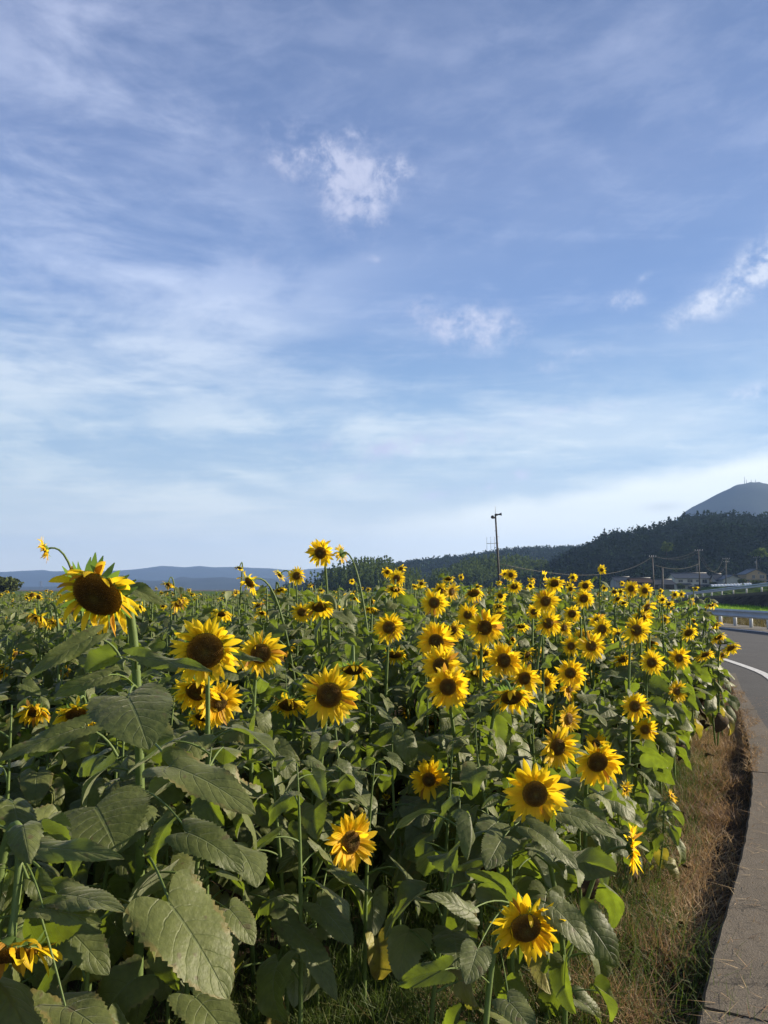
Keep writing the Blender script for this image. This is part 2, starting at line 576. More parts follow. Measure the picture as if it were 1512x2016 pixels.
def asphalt_mat(name, c0, c1, sc=180, bs=0.5):
    m, t = newmat(name)
    pos = t.n('ShaderNodeNewGeometry').outputs['Position']
    n = t.noise(pos, 0.8, 6, 0.6)
    n2 = t.noise(pos, sc, 3, 0.7)
    n3 = t.noise(pos, 12.0, 6, 0.7)
    c = t.mix(t.ss(n, 0.3, 0.7), c0, c1)
    c = t.mix(t.ss(n2, 0.45, 0.7, 0.0, 0.6), c, tuple(x * 1.7 for x in c1))
    c = t.mix(t.ss(n3, 0.5, 0.75, 0, 0.5), c, tuple(x * 0.55 for x in c0))
    vo = t.n('ShaderNodeTexVoronoi', feature='DISTANCE_TO_EDGE')
    mp = t.n('ShaderNodeVectorMath', operation='ADD')
    t.put(mp.inputs[0], pos)
    t.put(mp.inputs[1], t.xyz(n3, n, 0.0))
    t.put(vo.inputs['Vector'], mp.outputs[0])
    vo.inputs['Scale'].default_value = 0.9
    crk = t.m('MULTIPLY', t.ss(vo.outputs[0], 0.0, 0.012, 1.0, 0.0), t.ss(n, .45, .6))
    c = t.mix(t.m('MULTIPLY', crk, .8), c, (0.012, 0.011, 0.010))
    b = t.m('ADD', n2, t.m('MULTIPLY', n3, 0.6))
    finish(t, pbsdf(t, c, 0.85, 0.25, b, bs, bd=0.006))
    return m


M['asphalt'] = asphalt_mat('asphalt', (0.042, 0.042, 0.043), (0.058, 0.057, 0.056))
M['concrete'] = asphalt_mat('worn_concrete', (0.070, 0.060, 0.047), (0.120, 0.101, 0.078), 110, 0.9)
M['paint'] = simple('road_paint_white', (0.62, 0.62, 0.60), 0.7, 0.2, 0.35, 14)
M['rail'] = simple('galvanised_white_rail', (0.42, 0.45, 0.48), 0.5, 0.4, 0.2, 2.0)
M['rail_post'] = simple('white_post_paint', (0.55, 0.56, 0.56), 0.5, 0.4, 0.2, 2.0)
M['dirtwall'] = simple('dark_stone_wall', (0.060, 0.050, 0.042), 0.9, 0.1, 0.6, 0.9, bs=0.8, bd=0.15)
M['pole'] = simple('grey_concrete_pole', (0.07, 0.067, 0.064), 0.7, 0.3, 0.2, 1.0)
M['steel'] = simple('painted_steel_grey', (0.13, 0.13, 0.14), 0.45, 0.5, 0.2, 3.0)
M['horn'] = simple('horn_dark_grey', (0.035, 0.037, 0.042), 0.5, 0.4, 0.2, 3.0)
M['wire'] = simple('wire_grey', (0.11, 0.11, 0.10), 1.0, 0.0, 0.1, 1.0)
M['bark'] = simple('bark', (0.06, 0.045, 0.03), 0.9, 0.1, 0.4, 5)
M['plastic'] = simple('white_plastic_film', (0.85, 0.85, 0.82), 0.4, 0.5, 0.15, 3)
M['wall_cream'] = simple('wall_cream', (0.50, 0.47, 0.41), 0.8, 0.2, 0.15, 0.5)
M['wall_grey'] = simple('wall_grey', (0.36, 0.355, 0.34), 0.8, 0.2, 0.15, 0.5)
M['wall_tan'] = simple('wall_tan', (0.34, 0.25, 0.16), 0.8, 0.2, 0.15, 0.5)
M['wall_dark'] = simple('wall_dark_boards', (0.045, 0.035, 0.03), 0.8, 0.2, 0.25, 0.5)
M['glass'] = simple('window_glass_dark', (0.02, 0.025, 0.03), 0.12, 0.5, 0.1, 1)
M['frame'] = simple('window_frame_grey', (0.22, 0.22, 0.22), 0.5, 0.4, 0.1, 1)
M['tile'] = simple('roof_tile_grey', (0.065, 0.068, 0.075), 0.5, 0.4, 0.25, 2.0)
M['tile_b'] = simple('roof_tile_blue', (0.07, 0.085, 0.11), 0.5, 0.4, 0.25, 2.0)
M['tile_r'] = simple('roof_tile_brown', (0.10, 0.065, 0.05), 0.6, 0.3, 0.25, 2.0)
M['trim'] = simple('white_roof_trim', (0.40, 0.40, 0.40), 0.6, 0.3, 0.1, 1)


def foliage_mat(name, a, b, tr, f=0.2, sc=0.2):
    m, t = newmat(name)
    var = t.n('ShaderNodeAttribute', attribute_name='var').outputs['Fac']
    pos = t.n('ShaderNodeNewGeometry').outputs['Position']
    c = t.mix(var, a, b)
    c = t.mix(t.ss(var, .80, .97), c, tuple(x * 2.6 for x in b))
    c = t.mix(t.ss(t.noise(pos, sc, 3), 0.4, 0.7, 0, 0.35), c, tuple(x * 1.6 for x in b))
    finish(t, add_trans(t, pbsdf(t, c, 1.0, 0.0), tr, f))
    return m


M['woods'] = foliage_mat('woods_dark_green', (0.006, 0.013, 0.006), (0.017, 0.030, 0.010), (0.02, 0.04, 0.01), 0.10, 0.02)
M['bamboo'] = foliage_mat('bamboo_green', (0.025, 0.044, 0.012), (0.075, 0.105, 0.026), (0.09, 0.13, 0.03), 0.3, 0.05)
M['crown'] = foliage_mat('crown_green', (0.025, 0.040, 0.014), (0.07, 0.085, 0.028), (0.08, 0.10, 0.03), 0.2, 0.3)
M['hill'] = simple('hill_undergrowth', (0.015, 0.026, 0.010), 0.95, 0.05, 0.5, 0.02)
M['mount'] = simple('mountain_woods', (0.020, 0.029, 0.020), 0.95, 0.05, 0.35, 0.01)
M['meadow'] = simple('meadow_green', (0.07, 0.12, 0.025), 0.95, 0.05, 0.5, 0.25, bs=0.6, bd=0.2)
M['riceground'] = simple('rice_ground', (0.17, 0.32, 0.03), 0.95, 0.05, 0.3, 1.2, bs=0.6, bd=0.1)

rng = np.random.default_rng(7)
rnd = random.Random(11)

# ------------------------------------------------------------------ ground, road
mb = MB()
xs = np.concatenate([[-5900, -3000, -400, -60], np.linspace(-20, 30, 60), [80, 400, 3000, 4900]])
ys = np.concatenate([[-850, -500, -20], np.linspace(-3, 40, 60), [60, 120, 400, 3000, 6400]])
XX, YY = np.meshgrid(xs, ys)
ZZ = -0.15 + 0.02 * np.sin(XX * 2.1 + YY) * np.sin(YY * 1.7) * (np.abs(XX) < 60)
mb.add(np.stack([XX, YY, ZZ], -1), grid_faces(len(ys), len(xs)))
tag(mb.build('ground', M['soil']), kind='structure')

# kerb edge of the pavement (towards the field), from the picture's perspective on z = 0
KE = [GP(u, v)[:2] for u, v in ((1310, 2300), (1370, 2016), (1400, 1880), (1440, 1750), (1465, 1650), (1478, 1560), (1479, 1522), (1472, 1462), (1456, 1400), (1440, 1352), (1432, 1325))]
AE = [GP(u, v)[:2] for u, v in ((1480, 1520), (1476, 1480), (1464, 1420), (1449, 1360), (1440, 1325))]
AE += [np.array(p) for p in ((6.55, 15.0), (7.0, 17.5), (7.3, 21), (7.2, 26), (6.7, 32), (5.2, 38), (2, 44), (-6, 52))]
OUT = [np.array(p) for p in ((15.2, 5), (15.3, 20), (15.3, 26), (15.2, 30), (15.0, 34), (14.0, 40), (11.7, 47), (7.4, 55), (0, 62), (-8, 67))]


def resample(P, n):
    P = np.asarray(P, float)
    d = np.concatenate([[0], np.cumsum(np.linalg.norm(np.diff(P, axis=0), axis=1))])
    t = np.linspace(0, d[-1], n)
    return np.stack([np.interp(t, d, P[:, i]) for i in range(P.shape[1])], 1)


def smooth(P, it=3):
    P = np.asarray(P, float).copy()
    for _ in range(it):
        P[1:-1] = (P[:-2] + 2 * P[1:-1] + P[2:]) / 4
    return P


A = smooth(resample([KE[0] + np.array([1.5, -2])] + [np.array(KE[-1]) + np.array([-.02, -.5])] + AE, 80), 4)
A[:, 0] += 0
O = resample(OUT, 80)
# asphalt sheet starts where the concrete slabs end
A2 = smooth(resample([np.array(k_) + (.15, 0) for k_ in KE] + AE[5:], 80), 5)
A2[:2] += 0
A2 += np.stack([0.03 * np.sin(np.arange(80) * 1.7), 0 * A2[:, 0]], 1) * (A2[:, 1:2] < 14)
mb = MB()
rows = []
for i in range(80):
    o = O[i] if i else np.array([15.2, A2[0][1]])
    oo = resample(np.array([[15.2, A2[0][1]]] + OUT[1:]), 80)[i]
    rows.append([(*(A2[i]), -0.14), (*A2[i], -0.004)] + [(*(A2[i] * (1 - t) + oo * t), -0.004) for t in (0.1, .3, .6, 1)])
mb.add(np.array(rows), grid_faces(80, 6))
f0 = rows[0]
mb.add([f0[0], f0[1], f0[-1], (f0[-1][0], f0[-1][1], -0.14)], [(0, 1, 2, 3)])
tag(mb.build('road', M['asphalt'], smooth=False), kind='structure')

# concrete slabs with joints
KR = smooth(resample(KE, 120), 5)


def slab(i0, i1, gap):
    mb = MB()
    seg = KR[i0:i1 + 1].copy()
    t = nrm(np.gradient(seg, axis=0))
    seg[0] += t[0] * gap
    seg[-1] -= t[-1] * gap
    nr = np.stack([t[:, 1], -t[:, 0]], 1)
    prof = [(0, -0.3), (0, -0.014), (0.014, 0.0), (.42, 0.0), (.42, -0.3)]
    wk = lambda y: float(np.interp(y, [5, 7.5, 10, 13], [1, .85, .55, .35]))
    jag = 0.003 * np.sin(np.arange(len(seg)) * 2.3 + i0)
    V = np.array([[(*(seg[k] + nr[k] * (a * (wk(seg[k][1]) if a > .1 else 1) + (jag[k] if a < .1 else 0))), z) for (a, z) in prof] for k in range(len(seg))])
    mb.add(V, grid_faces(len(seg), 5))
    for k in (0, len(seg) - 1):
        b = V[k]
        mb.add(b, [(0, 1, 2, 3, 4) if k == 0 else (4, 3, 2, 1, 0)])
    return mb


cut = int(np.argmin(np.abs(KR[:, 1] - GP(1400, 1972)[1])))
cut2 = int(np.argmin(np.abs(KR[:, 1] - GP(1500, 1519)[1])))
cut3 = int(np.argmin(np.abs(KR[:, 1] - GP(1500, 1396)[1])))
for nm, (a, b) in (('pavement', (0, cut)), ('pavement', (cut, cut2)), ('pavement', (cut2, cut3)), ('pavement', (cut3, 119))):
    tag(slab(a, b, 0.012).build(nm, M['concrete'], smooth=False), kind='structure')


def ribbon(P, w, z, name, mat, kind='structure'):
    P = np.asarray(P)
    t = nrm(np.gradient(P, axis=0))
    nr = np.stack([t[:, 1], -t[:, 0]], 1)
    V = np.array([[(*(P[i] - nr[i] * w / 2), z), (*(P[i] + nr[i] * w / 2), z)] for i in range(len(P))])
    o = MB().add(V, grid_faces(len(P), 2)).build(name, mat, smooth=False)
    return tag(o, kind=kind)


g = lambda u, v: GP(u, v)[:2]
P1, P2 = g(1512, 1328), g(1446, 1304.5)
dv = nrm(P2 - P1)
ribbon(smooth(resample([P1 - dv * 5 - np.array([1.0, 0]), P1, P2, P2 + dv * 3 + np.array([-.1, 0]), P2 + dv * 9 + np.array([-1, 0])], 30)), 0.16, 0.005, 'lane_marking', M['paint'])
P1, P2 = g(1512, 1245), g(1420, 1236)
dv = nrm(P2 - P1)
ribbon(smooth(resample([P1 - dv * 6, P1, P2, P2 + dv * 6 + np.array([-.6, 0])], 30)), 0.20, 0.005, 'lane_marking', M['paint'])
# strip between the far line and the rail
mb = MB()
mb.add([(15.15, 5, 0.002), (16.6, 5, 0.002), (16.6, 60, 0.002), (13, 60, 0.002), (14.6, 38, 0.002), (15.0, 33, 0.002)], [(0, 1, 2, 3, 4, 5)])
mb.add([(16.6, 5, 0.002), (16.6, 5, -.15), (16.6, 60, -.15), (16.6, 60, 0.002)], [(0, 1, 2, 3)])
tag(mb.build('road_shoulder', asphalt_mat('shoulder_gravel', (0.085, 0.078, 0.066), (0.13, 0.12, 0.10)), smooth=False), kind='structure')


# ------------------------------------------------------------------ guard rails
def guard_rail(P, posts, hgt, band, label, tpost=0.06):
    """P: polyline of base points (x,y,z)"""
    P = resample(np.array(P), 40)
    base = P[0]
    root = empty('guard_rail', base, label, 'guard rail')
    t = nrm(np.gradient(P[:, :2], axis=0))
    nr = np.stack([-t[:, 1], t[:, 0]], 1)          # towards the road side
    prof = [(0, 0), (0.035, .08), (.06, .2), (.035, .3), (.0, .42), (.0, .58), (.035, .7), (.06, .8), (.035, .92), (0, 1.0)]
    V = []
    for i in range(len(P)):
        for side in (0, 1):
            pr = prof if side == 0 else prof[::-1]
            for (o_, f_) in pr:
                off = o_ + (0.09 if side == 0 else 0.085)
                V.append((P[i][0] + nr[i][0] * off, P[i][1] + nr[i][1] * off, P[i][2] + hgt - band + f_ * band))
    k = 2 * len(prof)
    F = []
    for i in range(len(P) - 1):
        for j in range(k):
            j2 = (j + 1) % k
            F.append((i * k + j, i * k + j2, (i + 1) * k + j2, (i + 1) * k + j))
    F += [tuple(range(k)), tuple((len(P) - 1) * k + j for j in range(k - 1, -1, -1))]
    MB().add(V, F).build('beam', M['rail'], root, base, smooth=False)
    L = np.concatenate([[0], np.cumsum(np.linalg.norm(np.diff(P, axis=0), axis=1))])
    for s_ in np.arange(0.4, L[-1], posts):
        c = np.array([np.interp(s_, L, P[:, i]) for i in range(3)])
        m_ = MB().tube([c + (0, 0, -0.25), c + (0, 0, hgt - 0.02)], tpost, 10)
        m_.build('post', M['rail_post'], root, base)
    return root


guard_rail([(15.95, 24, 0), (15.9, 30, 0), (15.95, 37, -.02), (16.0, 42, -.1)], 1.55, 0.76, 0.36,
           'white steel guard rail beside the road, in front of the green rice field', 0.075)
RA = PX(1350, 1167, 106)
RB = PX(1512, 1147, 66)
RC = RB + (RB - RA) * 0.35
RZ = RA + (RA - RB) * 0.5
low = np.array([0, 0, 0.75])
guard_rail([RC - low, RB - low, RA - low, RZ - low - (0, 0, .4)], 5.4, 0.75, 0.34,
           'pale guard rail on top of the dark stone bank behind the rice field', 0.07)

# stone wall under it, terrace behind
mb = MB()
L = resample(np.array([RC - low, RB - low, RA - low, RZ - low - (0, 0, .4)]), 60)
base = L[0].copy()
t = nrm(np.gradient(L[:, :2], axis=0))
nr = np.stack([-t[:, 1], t[:, 0]], 1)
V = []
for i in range(60):
    for j, f_ in enumerate(np.linspace(0, 1, 9)):
        off = 0.9 * f_ + 0.12 * rnd.random() * (0 < j)
        z = (L[i][2] - 0.25) * (1 - f_) + (-0.5) * f_
        V.append((L[i][0] + nr[i][0] * (0.25 + off), L[i][1] + nr[i][1] * (0.25 + off), z))
mb.add(V, grid_faces(60, 9))
o = mb.build('stone_wall', M['dirtwall'], smooth=False)
tag(o, 'dark stone retaining wall below the upper guard rail, behind the rice', 'retaining wall')
mb = MB()
V = []
for i in range(60):
    for (off, z) in ((0.27, -0.25), (0.27, 0.0), (-1.4, 0.0), (-1.4, -0.3)):
        V.append((L[i][0] + nr[i][0] * off, L[i][1] + nr[i][1] * off, L[i][2] + z - 0.01))
mb.add(V, grid_faces(60, 4))
tag(mb.build('upper_road_edge', M['concrete'], smooth=False), kind='structure')

# terrace: grassy land behind the upper rail up to the houses
mb = MB()
V = []
nf = 24
for i in range(60):
    for j, f_ in enumerate(np.linspace(0, 1, nf)):
        d_ = f_ ** 1.6 * 420
        x = L[i][0] - nr[i][0] * 0.6 + d_ * (0.35 + L[i][0] / 200 - 0.15)
        y = L[i][1] - nr[i][1] * 0.6 + d_
        z = L[i][2] - 0.12 + 0.15 * sin(x * .13) * sin(y * .09) * min(1, d_ / 10)
        z = z * (1 - min(1, d_ / 200)) + 2.2 * min(1, d_ / 200) + (0.25 if d_ > 4 else 0) * rnd.random()
        V.append((x, y, z))
mb.add(V, grid_faces(60, nf))
# left part of the terrace, ground in front of the woods
V = []
xs = np.linspace(-400, 500, 40)
for y, z in ((118, -0.6), (126, 0.4), (150, 1.0), (230, 2.0), (420, 2.6)):
    for x in xs:
        V.append((x, y, z - 0.5 - (1.5 if x < -5 else 0)))
mb.add(V, grid_faces(5, 40))
tag(mb.build('meadow', M['meadow'], smooth=True), kind='structure')

# rice field
Aq, Bq, Cq, Dq = PX(1330, 1206, 46), PX(1800, 1206, 41), PX(1800, 1184, 58), PX(1230, 1187, 108)
mb = MB()
V = []
n = 40
for i in range(n):
    for j in range(n):
        a, b = i / (n - 1), j / (n - 1)
        p = (Aq * (1 - a) + Bq * a) * (1 - b) + (Dq * (1 - a) + Cq * a) * b
        V.append(p - (0, 0, 0.30) + np.array([0, 0, 0.06 * rnd.random()]))
mb.add(V, grid_faces(n, n))
tag(mb.build('rice_paddy', M['riceground']), kind='structure')
mb = MB()
for i in range(n - 1):
    p, q = V[i * n], V[(i + 1) * n]
    mb.add([p, q, (q[0], q[1] - .8, -0.2), (p[0], p[1] - .8, -0.2)], [(0, 1, 2, 3)])
tag(mb.build('field_bank', M['soil'], smooth=False), kind='structure')


def blades(n, P, hgt, wid, lean=0.5, rr=(0, 1), curve=0.6, seg=2):
    """n grass blades rooted at P (n,3)"""
    th = rng.uniform(0, 2 * pi, n)
    d = np.stack([np.cos(th), np.sin(th), 0 * th], 1)
    sd_ = np.stack([-np.sin(th), np.cos(th), 0 * th], 1)
    ph = rng.uniform(0, 2 * pi, n)
    sd_ = np.stack([np.cos(ph), np.sin(ph), 0 * ph], 1)
    hh = hgt * rng.uniform(0.45, 1.25, n)
    ln = lean * rng.uniform(0.1, 1.6, n)
    rows = []
    for k in range(seg + 1):
        f = k / seg
        w = wid * (1 - f) * 0.5 + 0.0004
        c = P + d * (ln * hh * f ** (1 + curve))[:, None] + np.stack([0 * hh, 0 * hh, hh * f * (1 - 0.28 * f * np.minimum(ln, 1.5))], 1)
        rows.append(c - sd_ * w)
        rows.append(c + sd_ * w)
    V = np.stack(rows, 1).reshape(-1, 3)
    m = 2 * (seg + 1)
    F = []
    for k in range(seg):
        a = 2 * k
        F.append([a, a + 1, a + 3, a + 2])
    F = (np.arange(n)[:, None, None] * m + np.array(F)[None]).reshape(-1, 4)
    r = np.repeat(rng.uniform(rr[0], rr[1], n), m)
    return V, F, r


def rice():
    n = 26000
    a, b = rng.random(n), rng.random(n) ** 1.5
    P = (Aq[None] * (1 - a)[:, None] + Bq[None] * a[:, None]) * (1 - b)[:, None] + (Dq[None] * (1 - a)[:, None] + Cq[None] * a[:, None]) * b[:, None]
    P = P - (0, 0, 0.32)
    V, F, r = blades(n, P, 0.34, 0.05, 0.25)
    o = MB().add(V, F, r=r).build('rice', M['rice'])
    tag(o, 'bright green rice standing in the paddy behind the guard rail', 'rice', kind='stuff')


rice()

# ------------------------------------------------------------------ hills and mountains
def ridge(name, prof, dist, foot, back, mat, tree_h=0, seed=1, nu=160, rows=26, rough=0.03, vfoot=None):
    prof = np.array(prof, float)
    us = np.linspace(prof[0, 0], prof[-1, 0], nu)
    vs = np.interp(us, prof[:, 0], prof[:, 1])
    ds = np.full(nu, float(dist)) if np.isscalar(dist) else np.interp(us, [p[0] for p in dist], [p[1] for p in dist])
    r_ = np.random.default_rng(seed)
    ph = r_.uniform(0, 6.3, (6, 3))
    V = np.zeros((rows * 2, nu, 3))
    crest = np.zeros((nu, 3))
    kk = max(3, nu // 12)
    vsm = np.convolve(np.pad(vs, kk, mode='edge'), np.ones(2 * kk + 1) / (2 * kk + 1), 'valid')
    for i in range(nu):
        zsm = max(PX(us[i], vsm[i], ds[i])[2] - tree_h, .5)
        P = PX(us[i], vs[i], ds[i])
        crest[i] = P - (0, 0, tree_h)
        hz = max(crest[i][2], 0.5)
        dirv = nrm(np.array([P[0], P[1], 0]))
        for j in range(rows):
            f = j / (rows - 1)
            g_ = max(0, (f - .75) / .25) ** 1.5
            pz = -3 + (hz * g_ + zsm * (1 - g_) + 3) * (np.sin(f * pi / 2) ** 1.35)
            off = -foot * (1 - f)
            q = crest[i] + dirv * off
            amp = rough * hz * 4 * f * (1 - f) * 2
            nz = sum(np.sin(q[0] * k_ * 6.3 / foot + ph[a, 0]) * np.sin(q[1] * k_ * 6.3 / foot + ph[a, 1]) / k_ for a, k_ in enumerate((1, 2.1, 3.7, 6.3)))
            V[j, i] = (q[0], q[1], pz + amp * nz)
        for j in range(rows):
            f = (j + 1) / rows
            q = crest[i] + dirv * back * f
            V[rows + j, i] = (q[0], q[1], hz * (1 - f) - 3 * f)
    V = V.reshape(-1, 3)
    o = MB().add(V, grid_faces(rows * 2, nu)).build(name, mat)
    tag(o, kind='structure')
    return V.reshape(rows * 2, nu, 3)


def tuft_cloud(mb, C, R, nq, size, r0=0.2, r1=1.0, shape='round', squash=1.0):
    """leafy crown: nq small leaf-clump faces spread over and through an uneven ellipsoid"""
    th = rng.uniform(0, 2 * pi, nq)
    cz = rng.uniform(-0.55, 1, nq)
    if shape == 'cone':
        f = rng.random(nq) ** 0.75
        rad = (1 - f) ** 0.8 * rng.uniform(0.55, 1.1, nq)
        P = np.stack([np.cos(th) * rad * R[0], np.sin(th) * rad * R[1], (f * 2 - 0.9) * R[2]], 1)
    else:
        sr = np.sqrt(1 - cz ** 2)
        k = rng.integers(2, 5)
        wob = 1 + 0.22 * np.sin(k * th + rng.uniform(0, 6)) * np.cos(3 * cz + rng.uniform(0, 6)) + rng.normal(0, 0.07, nq)
        wob *= rng.choice([1, 1, 1, 0.8, 0.6], nq)
        P = np.stack([np.cos(th) * sr * R[0] * wob, np.sin(th) * sr * R[1] * wob, cz * R[2] * wob], 1)
    P = P + C
    a = nrm(rng.normal(0, 1, (nq, 3)) + np.array([0, 0, 0.3]))
    b = nrm(np.cross(a, rng.normal(0, 1, (nq, 3))))
    s = size * rng.uniform(0.6, 1.4, nq)[:, None]
    V = np.stack([P - a * s, P + b * s * 0.7, P + a * s, P - b * s * 0.7], 1).reshape(-1, 3)
    F = np.arange(nq * 4).reshape(-1, 4)
    r = np.repeat(np.clip(rng.uniform(r0, r1) * 0.7 + rng.uniform(0, 0.3, nq), 0, 1), 4)
    mb.add(V, F, r=r)


def forest(name, surf, n, hgt, rad, nq, size, mat, label, cat, shape='mix', rows=(0.15, 1.0), crest_n=0, vis=None):
    mb = MB()
    R, N, _ = surf.shape
    R2 = R // 2
    cnt = 0
    while cnt < n:
        j = (rng.uniform(*rows) if cnt >= crest_n else rng.uniform(0.96, 1.0)) * (R2 - 1)
        i = rng.uniform(0, N - 1.01)
        a = surf[int(j), int(i)]
        b = surf[min(int(j) + 1, R2), min(int(i) + 1, N - 1)]
        p = a + (b - a) * (j % 1)
        p = p + (surf[int(j), int(i) + 1] - a) * (i % 1)
        u, v, d = PROJ(p)
        cnt += 1
        if u < -150 or u > 1700:
            continue
        hh = hgt * rng.uniform(0.6, 1.35)
        rr = rad * rng.uniform(0.7, 1.3)
        sh = shape if shape != 'mix' else ('cone' if rng.random() < 0.14 else 'round')
        if sh == 'cone':
            tuft_cloud(mb, p + (0, 0, hh * 0.55), (rr * .75, rr * .75, hh * 0.6), nq, size, shape='cone')
        elif sh == 'bamboo':
            for _ in range(3):
                q = p + (rng.normal(0, rr), rng.normal(0, rr), 0)
                tuft_cloud(mb, q + (0, 0, hh * 0.6), (rr * .45, rr * .45, hh * 0.62), nq // 3, size, shape='cone')
        else:
            tuft_cloud(mb, p + (0, 0, hh * 0.5), (rr, rr, hh * 0.55), nq, size)
    o = mb.build(name, mat, smooth=False)
    tag(o, label, cat, kind='stuff')
    return o


ridge('mountains', [(-500, 1135), (-200, 1122), (0, 1127), (40, 1124), (86, 1122), (102, 1125), (160, 1124), (215, 1127), (265, 1121), (290, 1118), (317, 1114),
                    (340, 1115), (364, 1117), (393, 1114), (420, 1117), (463, 1116), (500, 1118), (533, 1119), (559, 1123), (580, 1124), (609, 1120), (648, 1118),
                    (675, 1123), (720, 1130), (800, 1135), (900, 1140), (1100, 1150)], 5200, 900, 1000, M['mount'], 0, 3, 300, rough=0.02)
ridge('mountains', [(-300, 1150), (100, 1156), (160, 1152), (230, 1148), (274, 1141), (298, 1144), (330, 1146), (345, 1139), (357, 1135), (380, 1138), (397, 1138), (440, 1136),
                    (470, 1140), (520, 1138), (600, 1143), (680, 1135), (760, 1150)], 3300, 700, 700, M['mount'], 0, 4, 200, rough=0.02)
ridge('mountain', [(1100, 1140), (1250, 1085), (1300, 1052), (1320, 1038), (1330, 1027), (1342, 1014), (1350, 1007), (1362, 999), (1376, 993), (1392, 987), (1408, 979), (1423, 971), (1437, 964),
                   (1446, 957), (1453, 954), (1466, 953), (1472, 951), (1477, 949), (1486, 950), (1495, 949), (1503, 952), (1512, 954), (1540, 957), (1600, 985), (1700, 1020), (1900, 1100)],
      2100, 750, 800, M['mount'], 0, 5, 240, rough=0.012)
S4 = ridge('hill', [(560, 1168), (640, 1158), (680, 1133), (700, 1120), (760, 1108), (790, 1107), (815, 1101), (855, 1098), (900, 1096), (945, 1086), (980, 1084), (1005, 1079), (1040, 1076),
                    (1085, 1075), (1130, 1072), (1160, 1071), (1250, 1068), (1400, 1060)], 1000, 380, 300, M['hill'], 9, 6, 200)
S3b = ridge('hill', [(850, 1162), (890, 1135), (905, 1115), (950, 1110), (1000, 1109), (1050, 1113), (1080, 1125), (1130, 1160)], 480, 90, 80, M['hill'], 8.5, 8, 100)
S3a = ridge('hill', [(630, 1162), (655, 1148), (680, 1128), (700, 1116), (730, 1111), (755, 1116), (785, 1135), (820, 1162)], 400, 70, 60, M['hill'], 7.5, 9, 100)
S2 = ridge('hill', [(980, 1160), (1030, 1138), (1070, 1112), (1110, 1091), (1150, 1085), (1165, 1073), (1190, 1052), (1212, 1044), (1230, 1048), (1258, 1043), (1275, 1049), (1290, 1042), (1320, 1030),
                    (1345, 1020), (1385, 1015), (1405, 1014), (1430, 1021), (1460, 1019), (1500, 1021), (1560, 1012), (1700, 1005), (1900, 1020)], 520, 170, 200, M['hill'], 9.5, 10, 240)
S1 = ridge('hill', [(1150, 1165), (1230, 1135), (1290, 1095), (1340, 1062), (1380, 1047), (1420, 1036), (1460, 1033), (1490, 1040), (1530, 1032), (1600, 1030), (1800, 1040)], 400, 75, 120, M['hill'], 8.5, 12, 160)
forest('forest', S4, 3000, 6.5, 5.0, 34, 0.95, M['woods'], 'dark wooded ridge on the skyline behind the loudspeaker pole', 'forest', crest_n=500)
forest('forest', S2, 2200, 8.5, 5.2, 66, 0.8, M['woods'], 'dark wooded hill rising below the blue mountain', 'forest', crest_n=300)
forest('forest', S1, 850, 8, 4.2, 80, 0.65, M['woods'], 'dark trees on the lower slope behind the houses', 'forest', crest_n=110)
forest('bamboo_grove', S3b, 420, 8.5, 3.0, 72, 0.7, M['bamboo'], 'pale green bamboo grove right at the foot of the loudspeaker pole', 'bamboo', 'bamboo', crest_n=130)
forest('bamboo_grove', S3a, 260, 7.5, 2.8, 72, 0.65, M['bamboo'], 'rounded bamboo grove at the left end of the wooded ridge', 'bamboo', 'bamboo', crest_n=80)


def tree(name, u, vtop, vbase, d, wpx, mat, label, nq=700, size=0.3, trunk=0.25, shape='round'):
    top, bot = PX(u, vtop, d), PX(u, vbase, d)
    base = bot.copy()
    hh = top[2] - bot[2]
    rr = wpx / 2 / FPX * d
    root = empty(name, base, label, 'tree')
    tb = MB().tube([base - (0, 0, .3), base + (0.05, 0, hh * .3), base + (-.1, 0.1, hh * .6)], [trunk, trunk * .7, trunk * .3], 8)
    for k in range(6):
        a = k * 1.05
        s_ = base + np.array([0, 0, hh * (0.3 + 0.05 * k)])
        tb.tube([s_, s_ + np.array([cos(a) * rr * .35, sin(a) * rr * .35, hh * .15]), s_ + np.array([cos(a) * rr * .7, sin(a) * rr * .7, hh * .22])],
                [trunk * .35, trunk * .2, trunk * .06], 6)
    tb.build('trunk', M['bark'], root, base)
    cb = MB()
    nb = 9
    for k in range(nb):
        a = rnd.uniform(0, 6.3)
        q = rnd.uniform(0.1, 0.6)
        c = base + np.array([cos(a) * rr * q, sin(a) * rr * q, hh * rnd.uniform(.38, .80)])
        s3 = rnd.uniform(.35, .5)
        tuft_cloud(cb, c, (rr * s3, rr * s3, hh * .22), nq // nb, size, 0.1, 1.0, shape)
    cb.build('crown', mat, root, base, smooth=False)
    return root


tree('broadleaf_tree', 0, 1133, 1182, 175, 112, M['crown'], 'dark round tree at the left edge, in front of the blue mountains', 1800, 0.42)
tree('bamboo_tuft', 1312, 1068, 1092, 330, 26, M['bamboo'], 'bright yellow-green bamboo tuft on the dark slope above the houses', 320, 0.5, .12)
tree('ridge_tree', 880, 1091, 1101, 985, 13, M['woods'], 'tiny flat-topped tree standing alone on the skyline ridge', 120, 0.8, .3)
tree('bamboo_tuft', 1497, 1078, 1102, 300, 42, M['bamboo'], 'bright green leaning tuft at the right edge above the tan house', 320, 0.5, .12)


for (u, vt, vb, d, w_, lab) in ((1462, 1139, 1152, 255, 22, 'dark hedge clump between the grey gabled house and the tan house'), (1490, 1142, 1154, 258, 26, 'dark shrub below the front wall of the tan house'),
                                (1404, 1146, 1158, 262, 14, 'small dark shrub in the gap right of the cream house'), (1340, 1149, 1161, 262, 20, 'low green shrub against the lower wall of the cream house')):
    tree('shrub', u, vt, vb, d, w_, M['crown'], lab, 260, 0.35, .12)


